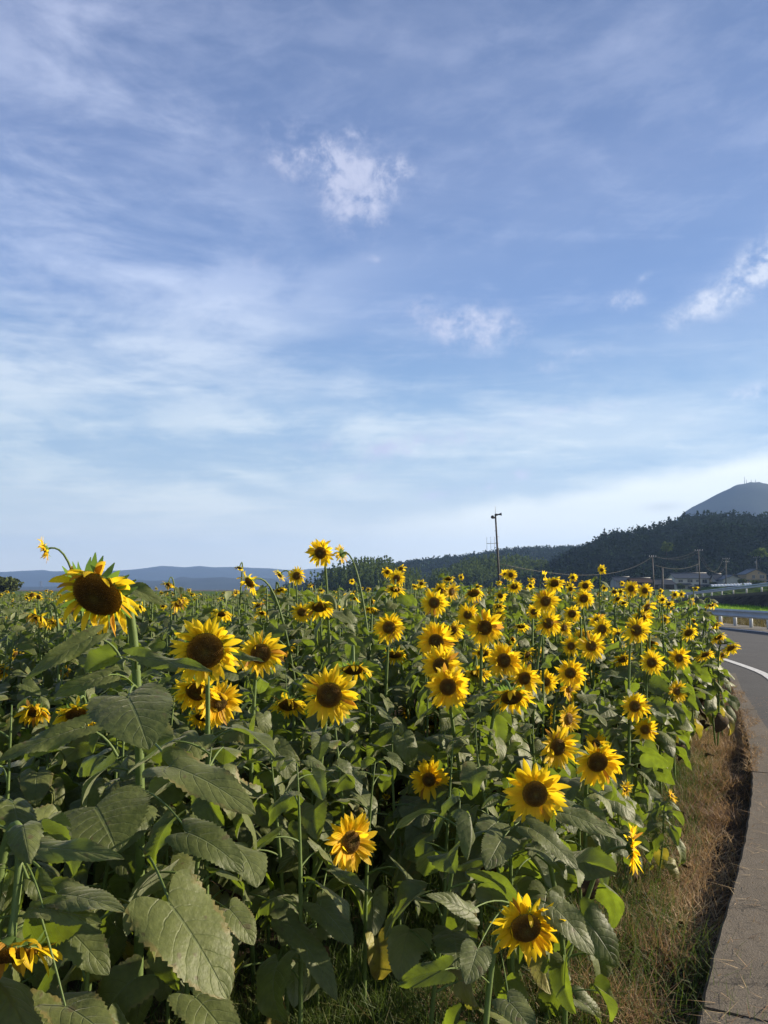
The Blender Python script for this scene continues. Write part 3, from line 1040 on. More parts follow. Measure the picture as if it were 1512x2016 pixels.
# masts on the peak
for i, (u, v0, v1, lab) in enumerate(((1465.5, 938, 953, 'tallest thin mast, leftmost on the mountain top'), (1469.5, 944, 953, 'short mast just right of the tallest one on the peak'),
                                      (1479, 944, 951, 'small mast on the highest point of the mountain'), (1487.5, 944, 951, 'rightmost small mast on the mountain top'))):
    d = 2095
    a, b = PX(u, v1 + 2, d), PX(u, v0, d)
    root = empty('radio_mast', a, lab, 'mast', 'radio masts on the mountain top')
    MB().tube([a, a * .5 + b * .5, b], [1.0, .7, .4], 6).build('mast_shaft', M['steel'], root, a)
    m_ = MB()
    for f in (.35, .6, .8):
        c = a * (1 - f) + b * f
        m_.tube([c - (1.2, 0, 0), c + (1.2, 0, 0)], 0.3, 5)
    m_.build('antenna_bracket', M['steel'], root, a)

# pylon on the left
a, b = PX(80.5, 1160, 1500), PX(80.5, 1144, 1500)
root = empty('power_pylon', a, 'tiny lattice power pylon in front of the blue mountains at left', 'pylon')
m_ = MB()
w = 2.2
for sx in (-1, 1):
    for sy in (-1, 1):
        m_.tube([a + (sx * w, sy * w, 0), b + (sx * .3, sy * .3, 0)], .16, 4)
for f in (.2, .4, .6, .8):
    c = a * (1 - f) + b * f
    ww = w * (1 - f) + .3 * f
    m_.tube([c - (ww, ww, 0), c + (ww, -ww, 2)], .12, 4)
    m_.tube([c - (ww, -ww, 0), c + (ww, ww, 2)], .12, 4)
m_.build('lattice_tower', M['steel'], root, a)
for f, l in ((.62, 5.5), (.78, 4.6), (.93, 3.6)):
    c = a * (1 - f) + b * f
    MB().tube([c - (l, 0, 0), c + (0, 0, .5), c + (l, 0, 0)], .2, 4).build('crossarm', M['steel'], root, a)


# ------------------------------------------------------------------ loudspeaker pole
def speaker_pole():
    d = 60
    b = PX(983.5, 1215, d)
    b[2] = -0.2
    t_ = PX(975.3, 1012, d)
    b[:2] = PX(984.5, 1160, d)[:2] + np.array([0.05, 0])
    root = empty('loudspeaker_pole', b, 'tall thin pole with two horn loudspeakers rising out of the sunflower field', 'loudspeaker pole')
    MB().tube([b, b * .5 + t_ * .5, t_], [.10, .085, .065], 10).build('pole', M['pole'], root, b)
    w_ = PX(975, 997, d)
    MB().tube([t_ - (0, 0, .3), w_], [.022, .012], 6).build('whip_antenna', M['steel'], root, b)
    ax = nrm(t_ - b)

    def horn(c, dr, L_, R_, arm0):
        dr = nrm(dr)
        hb = MB()
        s_ = np.linspace(0, 1, 9)
        hb.tube([c + dr * L_ * f for f in s_], [.05 + (R_ - .05) * f ** 2.2 for f in s_], 16)
        hb.tube([c - dr * .18, c + dr * .02], [.09, .09], 10)
        h_ = hb.build('horn', M['horn'], root, b)
        MB().tube([arm0, c - dr * .05], .03, 6).build('horn_bracket', M['steel'], h_, b)
    p1 = PX(976, 1014, d)
    horn(p1 + np.array([.12, 0, .03]), (1, -.2, .12), .34, .125, p1)
    p2 = PX(976, 1019, d)
    horn(p2 + np.array([-.20, -.12, 0]), (-.35, -1, 0), .34, .135, p2)
    # vertical three element antenna, left of the pole
    p3 = PX(979.5, 1069.6, d)
    yr = p3 + np.array([-.85, 0, -.02])
    yb = MB().tube([p3 + (.08, 0, 0), yr], .02, 6).build('antenna_boom', M['steel'], root, b)
    for f in (0.28, .62, .98):
        c = p3 * (1 - f) + yr * f
        MB().tube([c - (0, 0, .5), c + (0, 0, .52)], .012, 5).build('antenna_rod', M['steel'], yb, b)
    for k in range(9):
        f = .35 + k * .06
        c = b * (1 - f) + t_ * f
        MB().tube([c, c + (.16 * (1 if k % 2 else -1), 0, 0)], .012, 5).build('step_bolt', M['steel'], root, b)
    return PX(984, 1110, d)


wire0 = speaker_pole()


def utility_pole(u, vt, vb, d, lab, r=.16, arms=((.0, 1.1),), extra=False, lean=0):
    t_, b = PX(u + lean, vt, d), PX(u, vb, d)
    root = empty('utility_pole', b, lab, 'utility pole', 'utility poles near the houses')
    MB().tube([b - (0, 0, 1), t_], [r * .95, r * .62], 10).build('pole', M['pole'], root, b)
    for off, l in arms:
        c = t_ - (0, 0, .25 + off)
        a_ = MB()
        a_.box(c + (-l, -.06 - r, -.05), c + (l, .06 - r, .05))
        ar = a_.build('crossarm', M['steel'], root, b, smooth=False)
        ib = MB()
        for sx in (-.9, -.3, .3, .9):
            ib.tube([c + (l * sx, -r, .05), c + (l * sx, -r, .3)], [.06, .03], 6)
        ib.build('insulators', M['rail_post'], ar, b)
    if extra:
        c = t_ * .72 + b * .28
        MB().tube([c + (-.45, -.3, -.5), c + (-.45, -.3, .45)], .28, 12).build('transformer', M['steel'], root, b)
    return t_, b


t1, b1 = utility_pole(1288, 1094, 1172, 150, 'dark utility pole left of the dark low roofs, carrying two sagging cables', .19, ((.0, .7),), lean=-4)
t2, b2 = utility_pole(1378, 1082, 1160, 172, 'tall utility pole standing in front of the cream two-storey house', .17, ((.0, .9),), lean=-3)
t3, b3 = utility_pole(1304, 1118, 1170, 150, 'short thick grey post just right of the dark utility pole', .24, ())
t4, b4 = utility_pole(1429, 1099, 1156, 235, 'utility pole with many wires beside the grey gabled house', .2, ((.0, 1.1), (.9, .9)))
t5, b5 = utility_pole(1489, 1096, 1135, 300, 'utility pole behind the roof of the tan house', .22, ((.0, 1.3),), True)
t6, b6 = utility_pole(1372, 1110, 1140, 300, 'faint utility pole behind the roof of the cream house', .18, ())


def cable(a, b, sag, r, lab):
    n_ = 24
    P = [a * (1 - f) + b * f - np.array([0, 0, sag * 4 * f * (1 - f)]) for f in np.linspace(0, 1, n_)]
    o = MB().tube(np.array(P) - 0, r * .5, 6).build('overhead_cable', M['wire'])
    tag(o, lab, 'cable')


cable(wire0, t1 - (0, 0, .2), 2.0, .045, 'long cable from the loudspeaker pole to the dark utility pole')
cable(t1 + (.5, 0, -.2), t2 + (-.5, 0, -.2), .9, .04, 'upper cable between the dark pole and the tall pole')
cable(t1 + (.7, 0, -.1), t2 + (.5, 0, -.2), 1.3, .03, 'second upper cable between the dark pole and the tall pole')
cable(PX(1288, 1112, 150), PX(1376, 1110, 172), .95, .08, 'thick lower cable sagging between the dark pole and the tall pole')
cable(t2 + (.2, 0, -1.6), t4 + (-.9, 0, -.2), 3.6, .06, 'sagging wire from the tall pole to the left arm of the many-wired pole')
cable(t2 + (.5, 0, -1.2), t4 + (.9, 0, -.2), 4.2, .06, 'sagging wire from the tall pole to the right arm of the many-wired pole')
cable(PX(1437, 1137, 232), t4 + (.0, 0, -4), 1.0, .07, 'pale thick wire dropping to the grey gabled house')


# ------------------------------------------------------------------ houses
def house(u0, u1, vb, ve, vr, d, wall, roof, label, gable=False, windows=(), depth=7.0, lean_to=None, over=0.5, band=None, yaw=0):
    """front wall spans photo columns u0..u1, base/eave/ridge rows vb/ve/vr"""
    A_ = PX(u0, vb, d); B_ = PX(u1, vb, d)
    zb = A_[2] - 0.6
    ze = PX(u0, ve, d)[2]
    zr = PX(u0, vr, d)[2]
    y0 = A_[1]
    x0, x1 = A_[0], B_[0]
    base = np.array([(x0 + x1) / 2, y0, zb])
    root = empty('house', base, label, 'house')
    wb = MB().box((x0, y0, zb), (x1, y0 + depth, ze))
    if gable:
        xm = (x0 + x1) / 2
        for yy, o_ in ((y0, (0, 1, 2)), (y0 + depth, (2, 1, 0))):
            wb.add([(x0, yy, ze), (x1, yy, ze), (xm, yy, zr - .1)], [o_])
    else:
        ym = y0 + depth / 2
        for xx in (x0, x1):
            wb.add([(xx, y0, ze), (xx, y0 + depth, ze), (xx, ym, zr - .1)], [(0, 1, 2)])
    wb.build('wall', wall, root, base, smooth=False)
    rb = MB()
    th = .16
    if gable:
        xm = (x0 + x1) / 2
        sl = (zr - ze) / (xm - x0)
        for s_, xe in ((-1, x0), (1, x1)):
            e = np.array([xe + s_ * over, 0, ze - sl * over])
            for yy in (0,):
                q = [(e[0], y0 - over, e[2]), (xm, y0 - over, zr), (xm, y0 + depth + over, zr), (e[0], y0 + depth + over, e[2])]
                q2 = [(a, b, c_ + th) for a, b, c_ in q]
                rb.add(q + q2, [(3, 2, 1, 0), (4, 5, 6, 7), (0, 1, 5, 4), (1, 2, 6, 5), (2, 3, 7, 6), (3, 0, 4, 7)])
    else:
        ym = y0 + depth / 2
        sl = (zr - ze) / (depth / 2)
        for s_, ye in ((-1, y0), (1, y0 + depth)):
            ey = ye + s_ * over
            ez = ze - sl * over
            q = [(x0 - over, ey, ez), (x1 + over, ey, ez), (x1 + over, ym, zr), (x0 - over, ym, zr)]
            q2 = [(a, b, c_ + th) for a, b, c_ in q]
            rb.add(q + q2, [(3, 2, 1, 0), (4, 5, 6, 7), (0, 1, 5, 4), (1, 2, 6, 5), (2, 3, 7, 6), (3, 0, 4, 7)])
        # tile courses
        for k in range(1, 8):
            f = k / 8
            yy, zz_ = (y0 - over) * (1 - f) + ym * f, (ze - sl * over) * (1 - f) + zr * f
            rb.box((x0 - over, yy - .04, zz_ + th), (x1 + over, yy + .04, zz_ + th + .05))
    ro = rb.build('roof', roof, root, base, smooth=False)
    if gable:
        xm = (x0 + x1) / 2
        MB().tube([(xm, y0 - over - .05, zr + th + .08), (xm, y0 + depth + over, zr + th + .08)], .16, 6).build('ridge_cap', M['tile'], ro, base)
    else:
        MB().tube([(x0 - over - .05, y0 + depth / 2, zr + th + .1), (x1 + over + .05, y0 + depth / 2, zr + th + .1)], .18, 6).build('ridge_cap', M['tile'], ro, base)
    for (fa, fb, ga, gb) in windows:
        xa, xb = x0 + (x1 - x0) * fa, x0 + (x1 - x0) * fb
        za, zb_ = zb + .6 + (ze - zb - .6) * ga, zb + .6 + (ze - zb - .6) * gb
        fm = MB()
        w = .09
        fm.box((xa - w, y0 - .08, za - w), (xa, y0 + .02, zb_ + w)); fm.box((xb, y0 - .08, za - w), (xb + w, y0 + .02, zb_ + w))
        fm.box((xa, y0 - .08, za - w), (xb, y0 + .02, za)); fm.box((xa, y0 - .08, zb_), (xb, y0 + .02, zb_ + w))
        fm.box(((xa + xb) / 2 - .04, y0 - .07, za), ((xa + xb) / 2 + .04, y0 + .02, zb_))
        wo_ = fm.build('window', M['frame'], root, base, smooth=False)
        MB().box((xa, y0 - .03, za), (xb, y0 + .03, zb_)).build('pane', M['glass'], wo_, base, smooth=False)
    if lean_to:
        for (fa, fb, gz, dp, lm) in lean_to:
            xa, xb = x0 + (x1 - x0) * fa, x0 + (x1 - x0) * fb
            z_ = zb + .6 + (ze - zb - .6) * gz
            q = [(xa, y0 - dp, z_ - .45), (xb, y0 - dp, z_ - .45), (xb, y0, z_), (xa, y0, z_)]
            q2 = [(a, b, c_ + .12) for a, b, c_ in q]
            MB().add(q + q2, [(3, 2, 1, 0), (4, 5, 6, 7), (0, 1, 5, 4), (1, 2, 6, 5), (2, 3, 7, 6), (3, 0, 4, 7)]).build('porch_roof', lm, root, base, smooth=False)
    if band:
        (fa, fb, g0, g1, bm) = band
        xa, xb = x0 + (x1 - x0) * fa, x0 + (x1 - x0) * fb
        MB().box((xa, y0 - .12, zb + .6 + (ze - zb - .6) * g0), (xb, y0 - .01, zb + .6 + (ze - zb - .6) * g1)).build('wall_boards', bm, root, base, smooth=False)
    return root


house(1330, 1397, 1160, 1137.5, 1129, 270, M['wall_cream'], M['tile_b'], 'cream two-storey house with a blue-grey roof behind the tall pole',
      windows=((.10, .22, .62, .82), (.36, .50, .62, .85), (.62, .68, .66, .80), (.80, .93, .55, .85), (.05, .22, .04, .3), (.60, .72, .0, .3), (.82, .95, .05, .3), (.36, .48, .1, .28)),
      lean_to=((-.06, .44, .50, 1.6, M['tile']), (.56, .98, .40, 1.0, M['tile'])))
house(1424, 1464, 1156, 1141, 1133, 262, M['wall_grey'], M['tile'], 'grey house with a broad front gable and dark boarded ground floor', True,
      windows=((.06, .14, .35, .6),), band=(.14, .98, -.1, .42, M['wall_dark']))
house(1411, 1424, 1157, 1141.5, 1131, 266, M['wall_grey'], M['tile'], 'narrow side wing with white roof edges left of the grey gabled house', False, windows=((.4, .7, .35, .65),), depth=5)
house(1470, 1509, 1146, 1130, 1121, 290, M['wall_tan'], M['tile'], 'tan house with a front gable at the right edge above the bank', True,
      windows=((.68, .90, .45, .85), (.30, .42, .45, .85), (.60, .66, 1.05, 1.2)), lean_to=((-.04, 1.02, .28, .8, M['tile']),))
house(1213, 1242, 1153, 1143, 1137, 240, M['wall_grey'], M['tile_b'], 'low house with a pale blue-grey roof half hidden by the sunflowers', False, windows=((.2, .4, .2, .7),), depth=6)
house(1246, 1284, 1158, 1146, 1139, 235, M['wall_dark'], M['tile_r'], 'low dark house with a brownish roof left of the dark pole', False, windows=((.5, .7, .2, .7),), depth=6)
house(1290, 1328, 1160, 1150, 1142, 245, M['wall_dark'], M['tile'], 'dark shed with a low grey roof between the pole and cream house', False, windows=((.2, .5, .1, .7),), depth=7)
house(1398, 1412, 1156, 1144, 1135, 280, M['wall_dark'], M['tile'], 'dark outbuilding in the gap between the cream and grey houses', False, depth=6)


def tunnel(u0, u1, v0, v1, vz, d, nb, lab):
    a, b = PX(u0, v0, d), PX(u1, v1, d)
    root = empty('plastic_tunnel', a, lab, 'plastic tunnel')
    hgt = vz / FPX * d
    m_ = MB()
    n_ = nb * 6
    V = []
    for i in range(n_ + 1):
        f = i / n_
        c = a * (1 - f) + b * f
        k = hgt * (.75 + .25 * abs(sin(f * nb * pi)))
        for j in range(9):
            th = pi * j / 8
            V.append(c + np.array([0, -cos(th) * .6, sin(th) * k - .1]))
    m_.add(V, grid_faces(n_ + 1, 9))
    m_.build('film', M['plastic'], root, a)
    for i in range(0, nb + 1):
        f = i / nb
        c = a * (1 - f) + b * f
        MB().tube([c + np.array([0, -cos(pi * j / 8) * .63, sin(pi * j / 8) * (hgt * .78) - .1]) for j in range(9)], .02, 5).build('hoop', M['steel'], root, a)


tunnel(1398, 1462, 1154, 1152, 4.6, 150, 10, 'long low row of white plastic tunnels in front of the houses')
tunnel(1463, 1478, 1152, 1151, 5.0, 146, 3, 'short crumpled end of white plastic at the right of the tunnels')
tunnel(1316, 1335, 1163, 1163, 2.6, 130, 3, 'small low white plastic tunnel below the dark shed')

# ------------------------------------------------------------------ sunflower geometry
def leaf_geo(base, T0, N0, L_, Wr=0.45, droop=1.0, fold=0.25, wave=0.05, nr=13, nc=9, cup=0.0, seed=0, tw=0.0):
    """heart-shaped blade: base point, first direction, blade normal, length; droop = bend (rad) along the length"""
    r_ = np.random.default_rng(seed)
    T0 = nrm(T0)
    S = nrm(np.cross(T0, N0))
    N0 = nrm(np.cross(S, T0))
    s = np.linspace(0, 1, nr)
    a = droop * s ** 0.9
    Tt = T0[None] * np.cos(a)[:, None] - N0[None] * np.sin(a)[:, None]
    Nt = N0[None] * np.cos(a)[:, None] + T0[None] * np.sin(a)[:, None]
    ds = L_ / (nr - 1)
    C = base + np.concatenate([[np.zeros(3)], np.cumsum(Tt[:-1] * ds, axis=0)])
    t = np.linspace(-1, 1, nc)
    w = (s + 0.15) ** 0.36 * (1 - s) ** 0.74 * 1.50 * Wr * L_
    w[-1] = 0.0015
    at = np.abs(t)
    if nr >= 16:
        serr = np.where(np.arange(nr) % 2 == 0, 1.0, 0.91)
    else:
        serr = np.ones(nr)
    serr = serr * (1 + r_.normal(0, .012, nr))
    fo = fold * (1 + .3 * np.sin(s * 3 + r_.uniform(0, 6)))
    lat = t[None, :] * np.where(at[None, :] > .99, serr[:, None], 1.0) * w[:, None]
    k1, k2 = r_.uniform(5, 9), r_.uniform(9, 15)
    p1, p2, p3 = r_.uniform(0, 6.3, 3)
    asym = np.where(t > 0, 1.0, -1.0)
    z = np.abs(lat) * np.sin(fo)[:, None]
    z = z + wave * L_ * (at[None] ** 1.6) * (np.sin(k1 * s[:, None] + p1 * asym[None] + p2) * 0.65 + np.sin(k2 * s[:, None] + p3 * asym[None]) * .45) * np.minimum(1, w / (w.max() + 1e-9))[:, None]
    z = z - cup * (lat ** 2) / (Wr * L_ + 1e-9)
    # quilted between the side veins
    ph = (s[:, None] - .3 * at[None]) * 7
    z = z + 0.0045 * L_ * np.abs(np.sin(pi * (ph + .5))) * np.sin(pi * np.minimum(at * 1.02, 1))[None]
    z = z + tw * lat
    back = -L_ * 0.20 * np.sin(pi * 0.74 * at)[None] * ((1 - s) ** 3)[:, None]
    P = C[:, None] + S[None, None] * (lat * np.cos(fo)[:, None])[..., None] + Nt[:, None] * z[..., None] + Tt[:, None] * back[..., None]
    U = np.stack(np.broadcast_arrays((t[None] + 1) / 2, s[:, None]), -1)
    return P.reshape(-1, 3), grid_faces(nr, nc), U.reshape(-1, 2)


def face_vec(yaw, tilt):
    y, t = radians(yaw), radians(tilt)
    return np.array([sin(y) * cos(t), -cos(y) * cos(t), sin(t)])


def head_geo(c, yaw, tilt, dia, wilt, ratio, q, seed, bud=False):
    """returns disc, petals, bracts collectors; c = centre of the face"""
    r_ = np.random.default_rng(seed)
    F_ = face_vec(yaw, tilt)
    y = radians(yaw)
    R_ = np.array([cos(y), sin(y), 0])
    U_ = np.cross(R_, F_) * -1
    if U_[2] < 0 and abs(tilt) < 89:
        U_ = -U_
    ratio = ratio * .93
    rd = dia * ratio / 2
    dc, pt, br = MB(), MB(), MB()
    # disc: shallow dome with sunken middle and ragged rim
    nrg, nseg = ((14, 40) if q >= 2 else (7, 20) if q == 1 else (4, 10))
    rr = np.linspace(0.0, 1.0, nrg)
    th = np.linspace(0, 2 * pi, nseg, endpoint=False)
    dome = dia * (0.10 + .03 * r_.random())
    hz_ = dome * (1 - rr ** 2.6) - dome * 0.30 * np.exp(-(rr / .38) ** 2)
    RR, TH = np.meshgrid(rr, th, indexing='ij')
    rj = RR * rd * (1 + 0.025 * np.sin(TH * 3 + r_.uniform(0, 6)) + (0.015 * r_.normal(0, 1, RR.shape) if q else 0) * RR)
    P = c + (np.cos(TH) * rj)[..., None] * R_ + (np.sin(TH) * rj)[..., None] * U_ + (hz_[:, None] - dome * .55 + 0 * TH)[..., None] * F_
    fs = []
    for i in range(nrg - 1):
        for j in range(nseg):
            j2 = (j + 1) % nseg
            fs.append((i * nseg + j, (i + 1) * nseg + j, (i + 1) * nseg + j2, i * nseg + j2))
    dc.add(P.reshape(-1, 3), np.array(fs), np.stack([RR, TH / 6.28], -1).reshape(-1, 2), r_.random())
    if q >= 2:
        n_ = 520
        k = np.arange(n_)
        fr = np.sqrt((k + .5) / n_)
        ft = k * 2.39996
        hz2 = np.interp(fr, rr, hz_)
        pc = c + (np.cos(ft) * fr * rd)[:, None] * R_ + (np.sin(ft) * fr * rd)[:, None] * U_ + (hz2 - dome * .55)[:, None] * F_
        s_ = rd * .042 * r_.uniform(.8, 1.2, n_)
        od = nrm((np.cos(ft))[:, None] * R_ + (np.sin(ft))[:, None] * U_)
        tn = nrm(-(np.sin(ft))[:, None] * R_ + (np.cos(ft))[:, None] * U_)
        hh = (rd * (.05 + .05 * fr ** 2) * r_.uniform(.6, 1.4, n_))[:, None]
        tip = pc + F_ * hh
        V = np.stack([pc + od * s_[:, None], pc + tn * s_[:, None], pc - od * s_[:, None], pc - tn * s_[:, None], tip], 1).reshape(-1, 3)
        Fq = (np.arange(n_)[:, None, None] * 5 + np.array([[0, 1, 4], [1, 2, 4], [2, 3, 4], [3, 0, 4]])[None]).reshape(-1, 3)
        dc.add(V, Fq, np.repeat(np.stack([fr, ft], 1), 5, 0), np.repeat(r_.random(n_), 5))
    # petals in two rows, each bending on its own and drawn down by its weight
    wilt = wilt * r_.uniform(.6, 1.5)
    npet = int(r_.uniform(.8, 1.05) * {2: 54, 1: 42, 0: 18}[q] * (0.75 if wilt > .5 else 1))
    ns = {2: 7, 1: 4, 0: 2}[q]
    nc = 3 if q else 2
    L0 = max(dia / 2 - rd * .9, dia * .16) * 1.08
    Z = np.array([0, 0, -1.0])
    for i in range(npet):
        a = 2 * pi * (i + r_.uniform(-.42, .42)) / npet
        od = cos(a) * R_ + sin(a) * U_
        tn = -sin(a) * R_ + cos(a) * U_
        lay = i % 2
        L_ = L0 * r_.uniform(.80, 1.14) * (1 + .15 * lay)
        if bud:
            e = radians(r_.uniform(45, 75))
            L_ *= .8
        else:
            e = radians(r_.normal(8 + 12 * lay, 11) + 18 * wilt * r_.normal())
        if r_.random() < .05 + .1 * wilt:
            e += radians(r_.uniform(30, 75)); L_ *= .8
        wd = L_ * r_.uniform(.115, .165) * (1.9 if q == 0 else 1.0)
        curl = r_.normal(-.15, .45) * (1 + wilt)
        g = wilt * 1.3 + .08
        side = r_.normal(0, .22) * (1 + wilt)
        s = np.linspace(0, 1, ns + 1)
        p = c + od * rd * (.93 + .05 * lay) - F_ * dome * .5
        D = od * cos(e) + F_ * sin(e)
        pts, dirs = [p], [D]
        for k in range(ns):
            D = nrm(D + (Z * g + F_ * curl + tn * side) * (1.3 / ns) * (.35 + s[k]))
            p = p + D * L_ / ns
            pts.append(p); dirs.append(D)
        pts = np.array(pts)
        wid = wd * (np.sin(pi * np.clip(s * .86 + .12, 0, 1)) ** .75)
        wid[-1] = .0004 if q else wd * .1
        nv = nrm(np.cross(np.array(dirs), tn))
        tw = r_.normal(0, .35) * s * (1 + wilt)
        tt = tn[None] * np.cos(tw)[:, None] + nv * np.sin(tw)[:, None]
        if nc == 3:
            ridge_ = -np.abs(r_.normal(.28, .12)) * wid
            V = np.stack([pts - tt * wid[:, None], pts + nv * ridge_[:, None], pts + tt * wid[:, None]], 1)
        else:
            V = np.stack([pts - tt * wid[:, None], pts + tt * wid[:, None]], 1)
        U = np.stack(np.broadcast_arrays(np.linspace(0, 1, nc)[None], s[:, None]), -1)
        var = r_.uniform(0, .84) if r_.random() > .05 + .25 * (wilt > .8) else r_.uniform(.88, 1)
        pt.add(V.reshape(-1, 3), grid_faces(ns + 1, nc), U.reshape(-1, 2), var)
    # green back of the head and its pointed bracts
    nb = 8 if q == 0 else 16
    th = np.linspace(0, 2 * pi, nb, endpoint=False)
    prof = [(1.0, -.42), (1.03, -.62), (.8, -1.05), (.4, -1.4), (.12, -1.75)]
    P = np.array([[c + rd * (f * (cos(x) * R_ + sin(x) * U_)) + F_ * g_ * dome for x in th] for f, g_ in prof])
    fs = []
    for i in range(len(prof) - 1):
        for j in range(nb):
            j2 = (j + 1) % nb
            fs.append((i * nb + j, i * nb + j2, (i + 1) * nb + j2, (i + 1) * nb + j))
    br.add(P.reshape(-1, 3), np.array(fs), r=.4)
    nbr = {2: 26, 1: 16, 0: 7}[q]
    for i in range(nbr):
        a = 2 * pi * (i + r_.uniform(-.3, .3)) / nbr
        od = cos(a) * R_ + sin(a) * U_
        tn = -sin(a) * R_ + cos(a) * U_
        L_ = rd * r_.uniform(.45, .85)
        w_ = L_ * .24
        p = c + od * rd * 1.0 - F_ * dome * .6
        e = radians(r_.uniform(-55, 10))
        D = od * cos(e) + F_ * sin(e)
        c2 = r_.uniform(-.9, .5)
        p1 = p + D * L_ * .5
        D2 = nrm(D + F_ * c2)
        p2 = p1 + D2 * L_ * .5
        D3 = nrm(D2 + F_ * c2)
        V = [p - tn * w_, p + tn * w_, p1 - tn * w_ * .7, p1 + tn * w_ * .7, p2 - tn * w_ * .12, p2 + tn * w_ * .12]
        br.add(V, np.array([(0, 1, 3, 2), (2, 3, 5, 4)]), r=r_.random())
    return dc, pt, br


def bez(P, n):
    P = [np.asarray(p, float) for p in P]
    t = np.linspace(0, 1, n)[:, None]
    m = len(P) - 1
    return sum(math.comb(m, i) * (1 - t) ** (m - i) * t ** i * P[i] for i in range(m + 1))


def stem_path(B, c, F_, dia, ratio, n=22, mid=None):
    dome = dia * .11
    att = c - F_ * (dome * 1.6)
    hh = max(att[2] - B[2], .2)
    up = np.array([0, 0, 1.0])
    nod = max(0.0, -F_[2])
    arm = (.10 + .30 * nod) * min(1, dia / .2) ** .5
    if mid is None:
        mid = B + up * hh * .5 + np.array([(c[0] - B[0]) * .15 + .05 * sin(c[0] * 37), (c[1] - B[1]) * .15, 0])
    k = att - F_ * arm + up * .02
    a = bez([B, B * .4 + mid * .6, mid, mid * .35 + k * .65 + up * .06, k - np.array([0, 0, .04 * (1 - nod)]), att - F_ * .03, att], n)
    return a


# ------------------------------------------------------------------ where the flowers of the photograph stand
# u, v, width in photo pixels, yaw, tilt, wilt, diameter (m), disc ratio, label, options
HERO = []


def hero(u, v, px, yaw=0, tilt=-8, wilt=.1, S=.20, ratio=.46, label=None, short=None, **kw):
    HERO.append(dict(u=u, v=v, px=px, yaw=yaw, tilt=tilt, wilt=wilt, S=S, ratio=ratio, label=label, short=short, **kw))


hero(187, 1177, 174, -12, -36, .6, .30, .63, 'biggest sunflower head, drooping on a thick stem at the upper left', 'the biggest upper left head', key='big', stem=(235, 1800, .05))
hero(87, 1083, 48, -62, -22, .45, .17, .5, 'sunflower on a curved stem seen against the sky, above the biggest head', 'the top left sky head', behind=.5)
hero(404, 1284, 130, 10, -14, .25, .25, .60, 'large sunflower with a wide dark disc right of the biggest head', 'the second biggest dark disc')
hero(514, 1288, 86, 18, -6, .15, .2, .50, 'open sunflower with a leaf lying across its left side', 'the leaf-crossed head', key='leafcross')
hero(387, 1366, 98, -5, -38, .45, .22, .52, 'drooping sunflower peeking out just below the wide dark disc')
hero(434, 1384, 88, 42, -10, .25, .2, .46, 'sunflower turned right with its centre behind a stem, left of centre')
hero(398, 1414, 62, 0, -50, .5, .18, .5, 'lowest yellow petals under a leaf, below two overlapping heads')
hero(68, 1404, 66, 25, -38, .9, .2, .45, 'shaggy withering sunflower near the left edge, halfway up', 'the shaggy left edge head')
hero(152, 1412, 88, 15, -46, .5, .22, .55, 'drooping sunflower half hidden behind the big heart-shaped leaf')
hero(129, 1323, 30, 150, -45, .8, .16, .45, 'nodding sunflower seen from behind below the long dark leaf')
hero(75, 1219, 58, -30, -60, .8, .2, .5)
hero(104, 1226, 42, 40, -62, .9, .19, .45)
hero(241, 1144, 30, 10, -45, .6, .14, .55, 'small brown nodding head with an arched stem, just right of the biggest head', behind=.4)
hero(355, 1188, 42, 50, -30, .6, .19, .5)
hero(340, 1211, 22, 30, -50, .6, .15, .5)
hero(436, 1211, 46, 10, -62, .8, .2, .5)
hero(331, 1152, 27, -10, -68, .7, .16, .55)
hero(489, 1149, 52, -45, -34, .9, .2, .5, 'ragged drooping sunflower with a long bowed stem, left of the sky head', 'the ragged bowed head', behind=.7)
hero(471, 1119, 20, -30, -65, .9, .11, .6, 'small dried brown head poking into the sky above the ragged bowed one')
hero(584, 1134, 36, 12, -8, .3, .17, .5)
hero(549, 1133, 31, -60, -45, .7, .17, .5)
hero(630, 1089, 54, -10, -12, .2, .19, .48, 'sunflower facing the camera, highest against the sky in the middle', 'the central sky head')
hero(671, 1090, 38, -118, -12, .4, .17, .5, 'sunflower seen from behind against the sky, petals pointing left', 'the backwards sky head', behind=.5)
hero(595, 1206, 42, 15, -18, .3, .19, .48)
hero(628, 1198, 60, 5, -48, .55, .21, .54, 'dark-faced drooping sunflower under the central sky head')
hero(456, 1214, 22, 30, -50, .6, .16)
hero(766, 1236, 60, 0, -10, .2, .2, .46, 'open sunflower alone in the leaves at the middle, disc half shaded')
hero(855, 1187, 54, 2, -4, .12, .2, .45)
hero(891, 1165, 36, 42, -8, .2, .2, .5)
hero(868, 1162, 32, 20, -15, .2, .19)
hero(933, 1170, 46, 5, -50, .4, .2, .56)
hero(921, 1211, 44, 0, -6, .1, .19, .42)
hero(955, 1236, 70, 4, -2, .12, .22, .46, 'open sunflower with ruffled petals below the loudspeaker pole', 'the ruffled head below the pole')
hero(883, 1141, 26, 5, -62, .5, .17, .6)
hero(858, 1263, 70, -4, 2, .08, .21, .45, 'top one of three open sunflowers stacked in the middle', 'the top of the three stacked heads')
hero(891, 1243, 52, 22, -36, .4, .2, .5, 'sunflower half hidden behind the top one of three stacked heads')
hero(868, 1311, 74, 0, 2, .08, .21, .46, 'middle one of three open sunflowers stacked in the middle')
hero(882, 1353, 82, 0, 0, .05, .21, .44, 'lowest of three open sunflowers stacked in the middle, fully round', 'the lowest of the three stacked heads')
hero(939, 1328, 56, -5, -60, .5, .2, .56)
hero(951, 1288, 46, -10, -52, .5, .18, .52)
hero(993, 1301, 68, 8, 0, .1, .21, .46, 'open sunflower right of the three stacked heads', 'the open head right of the three stacked ones')
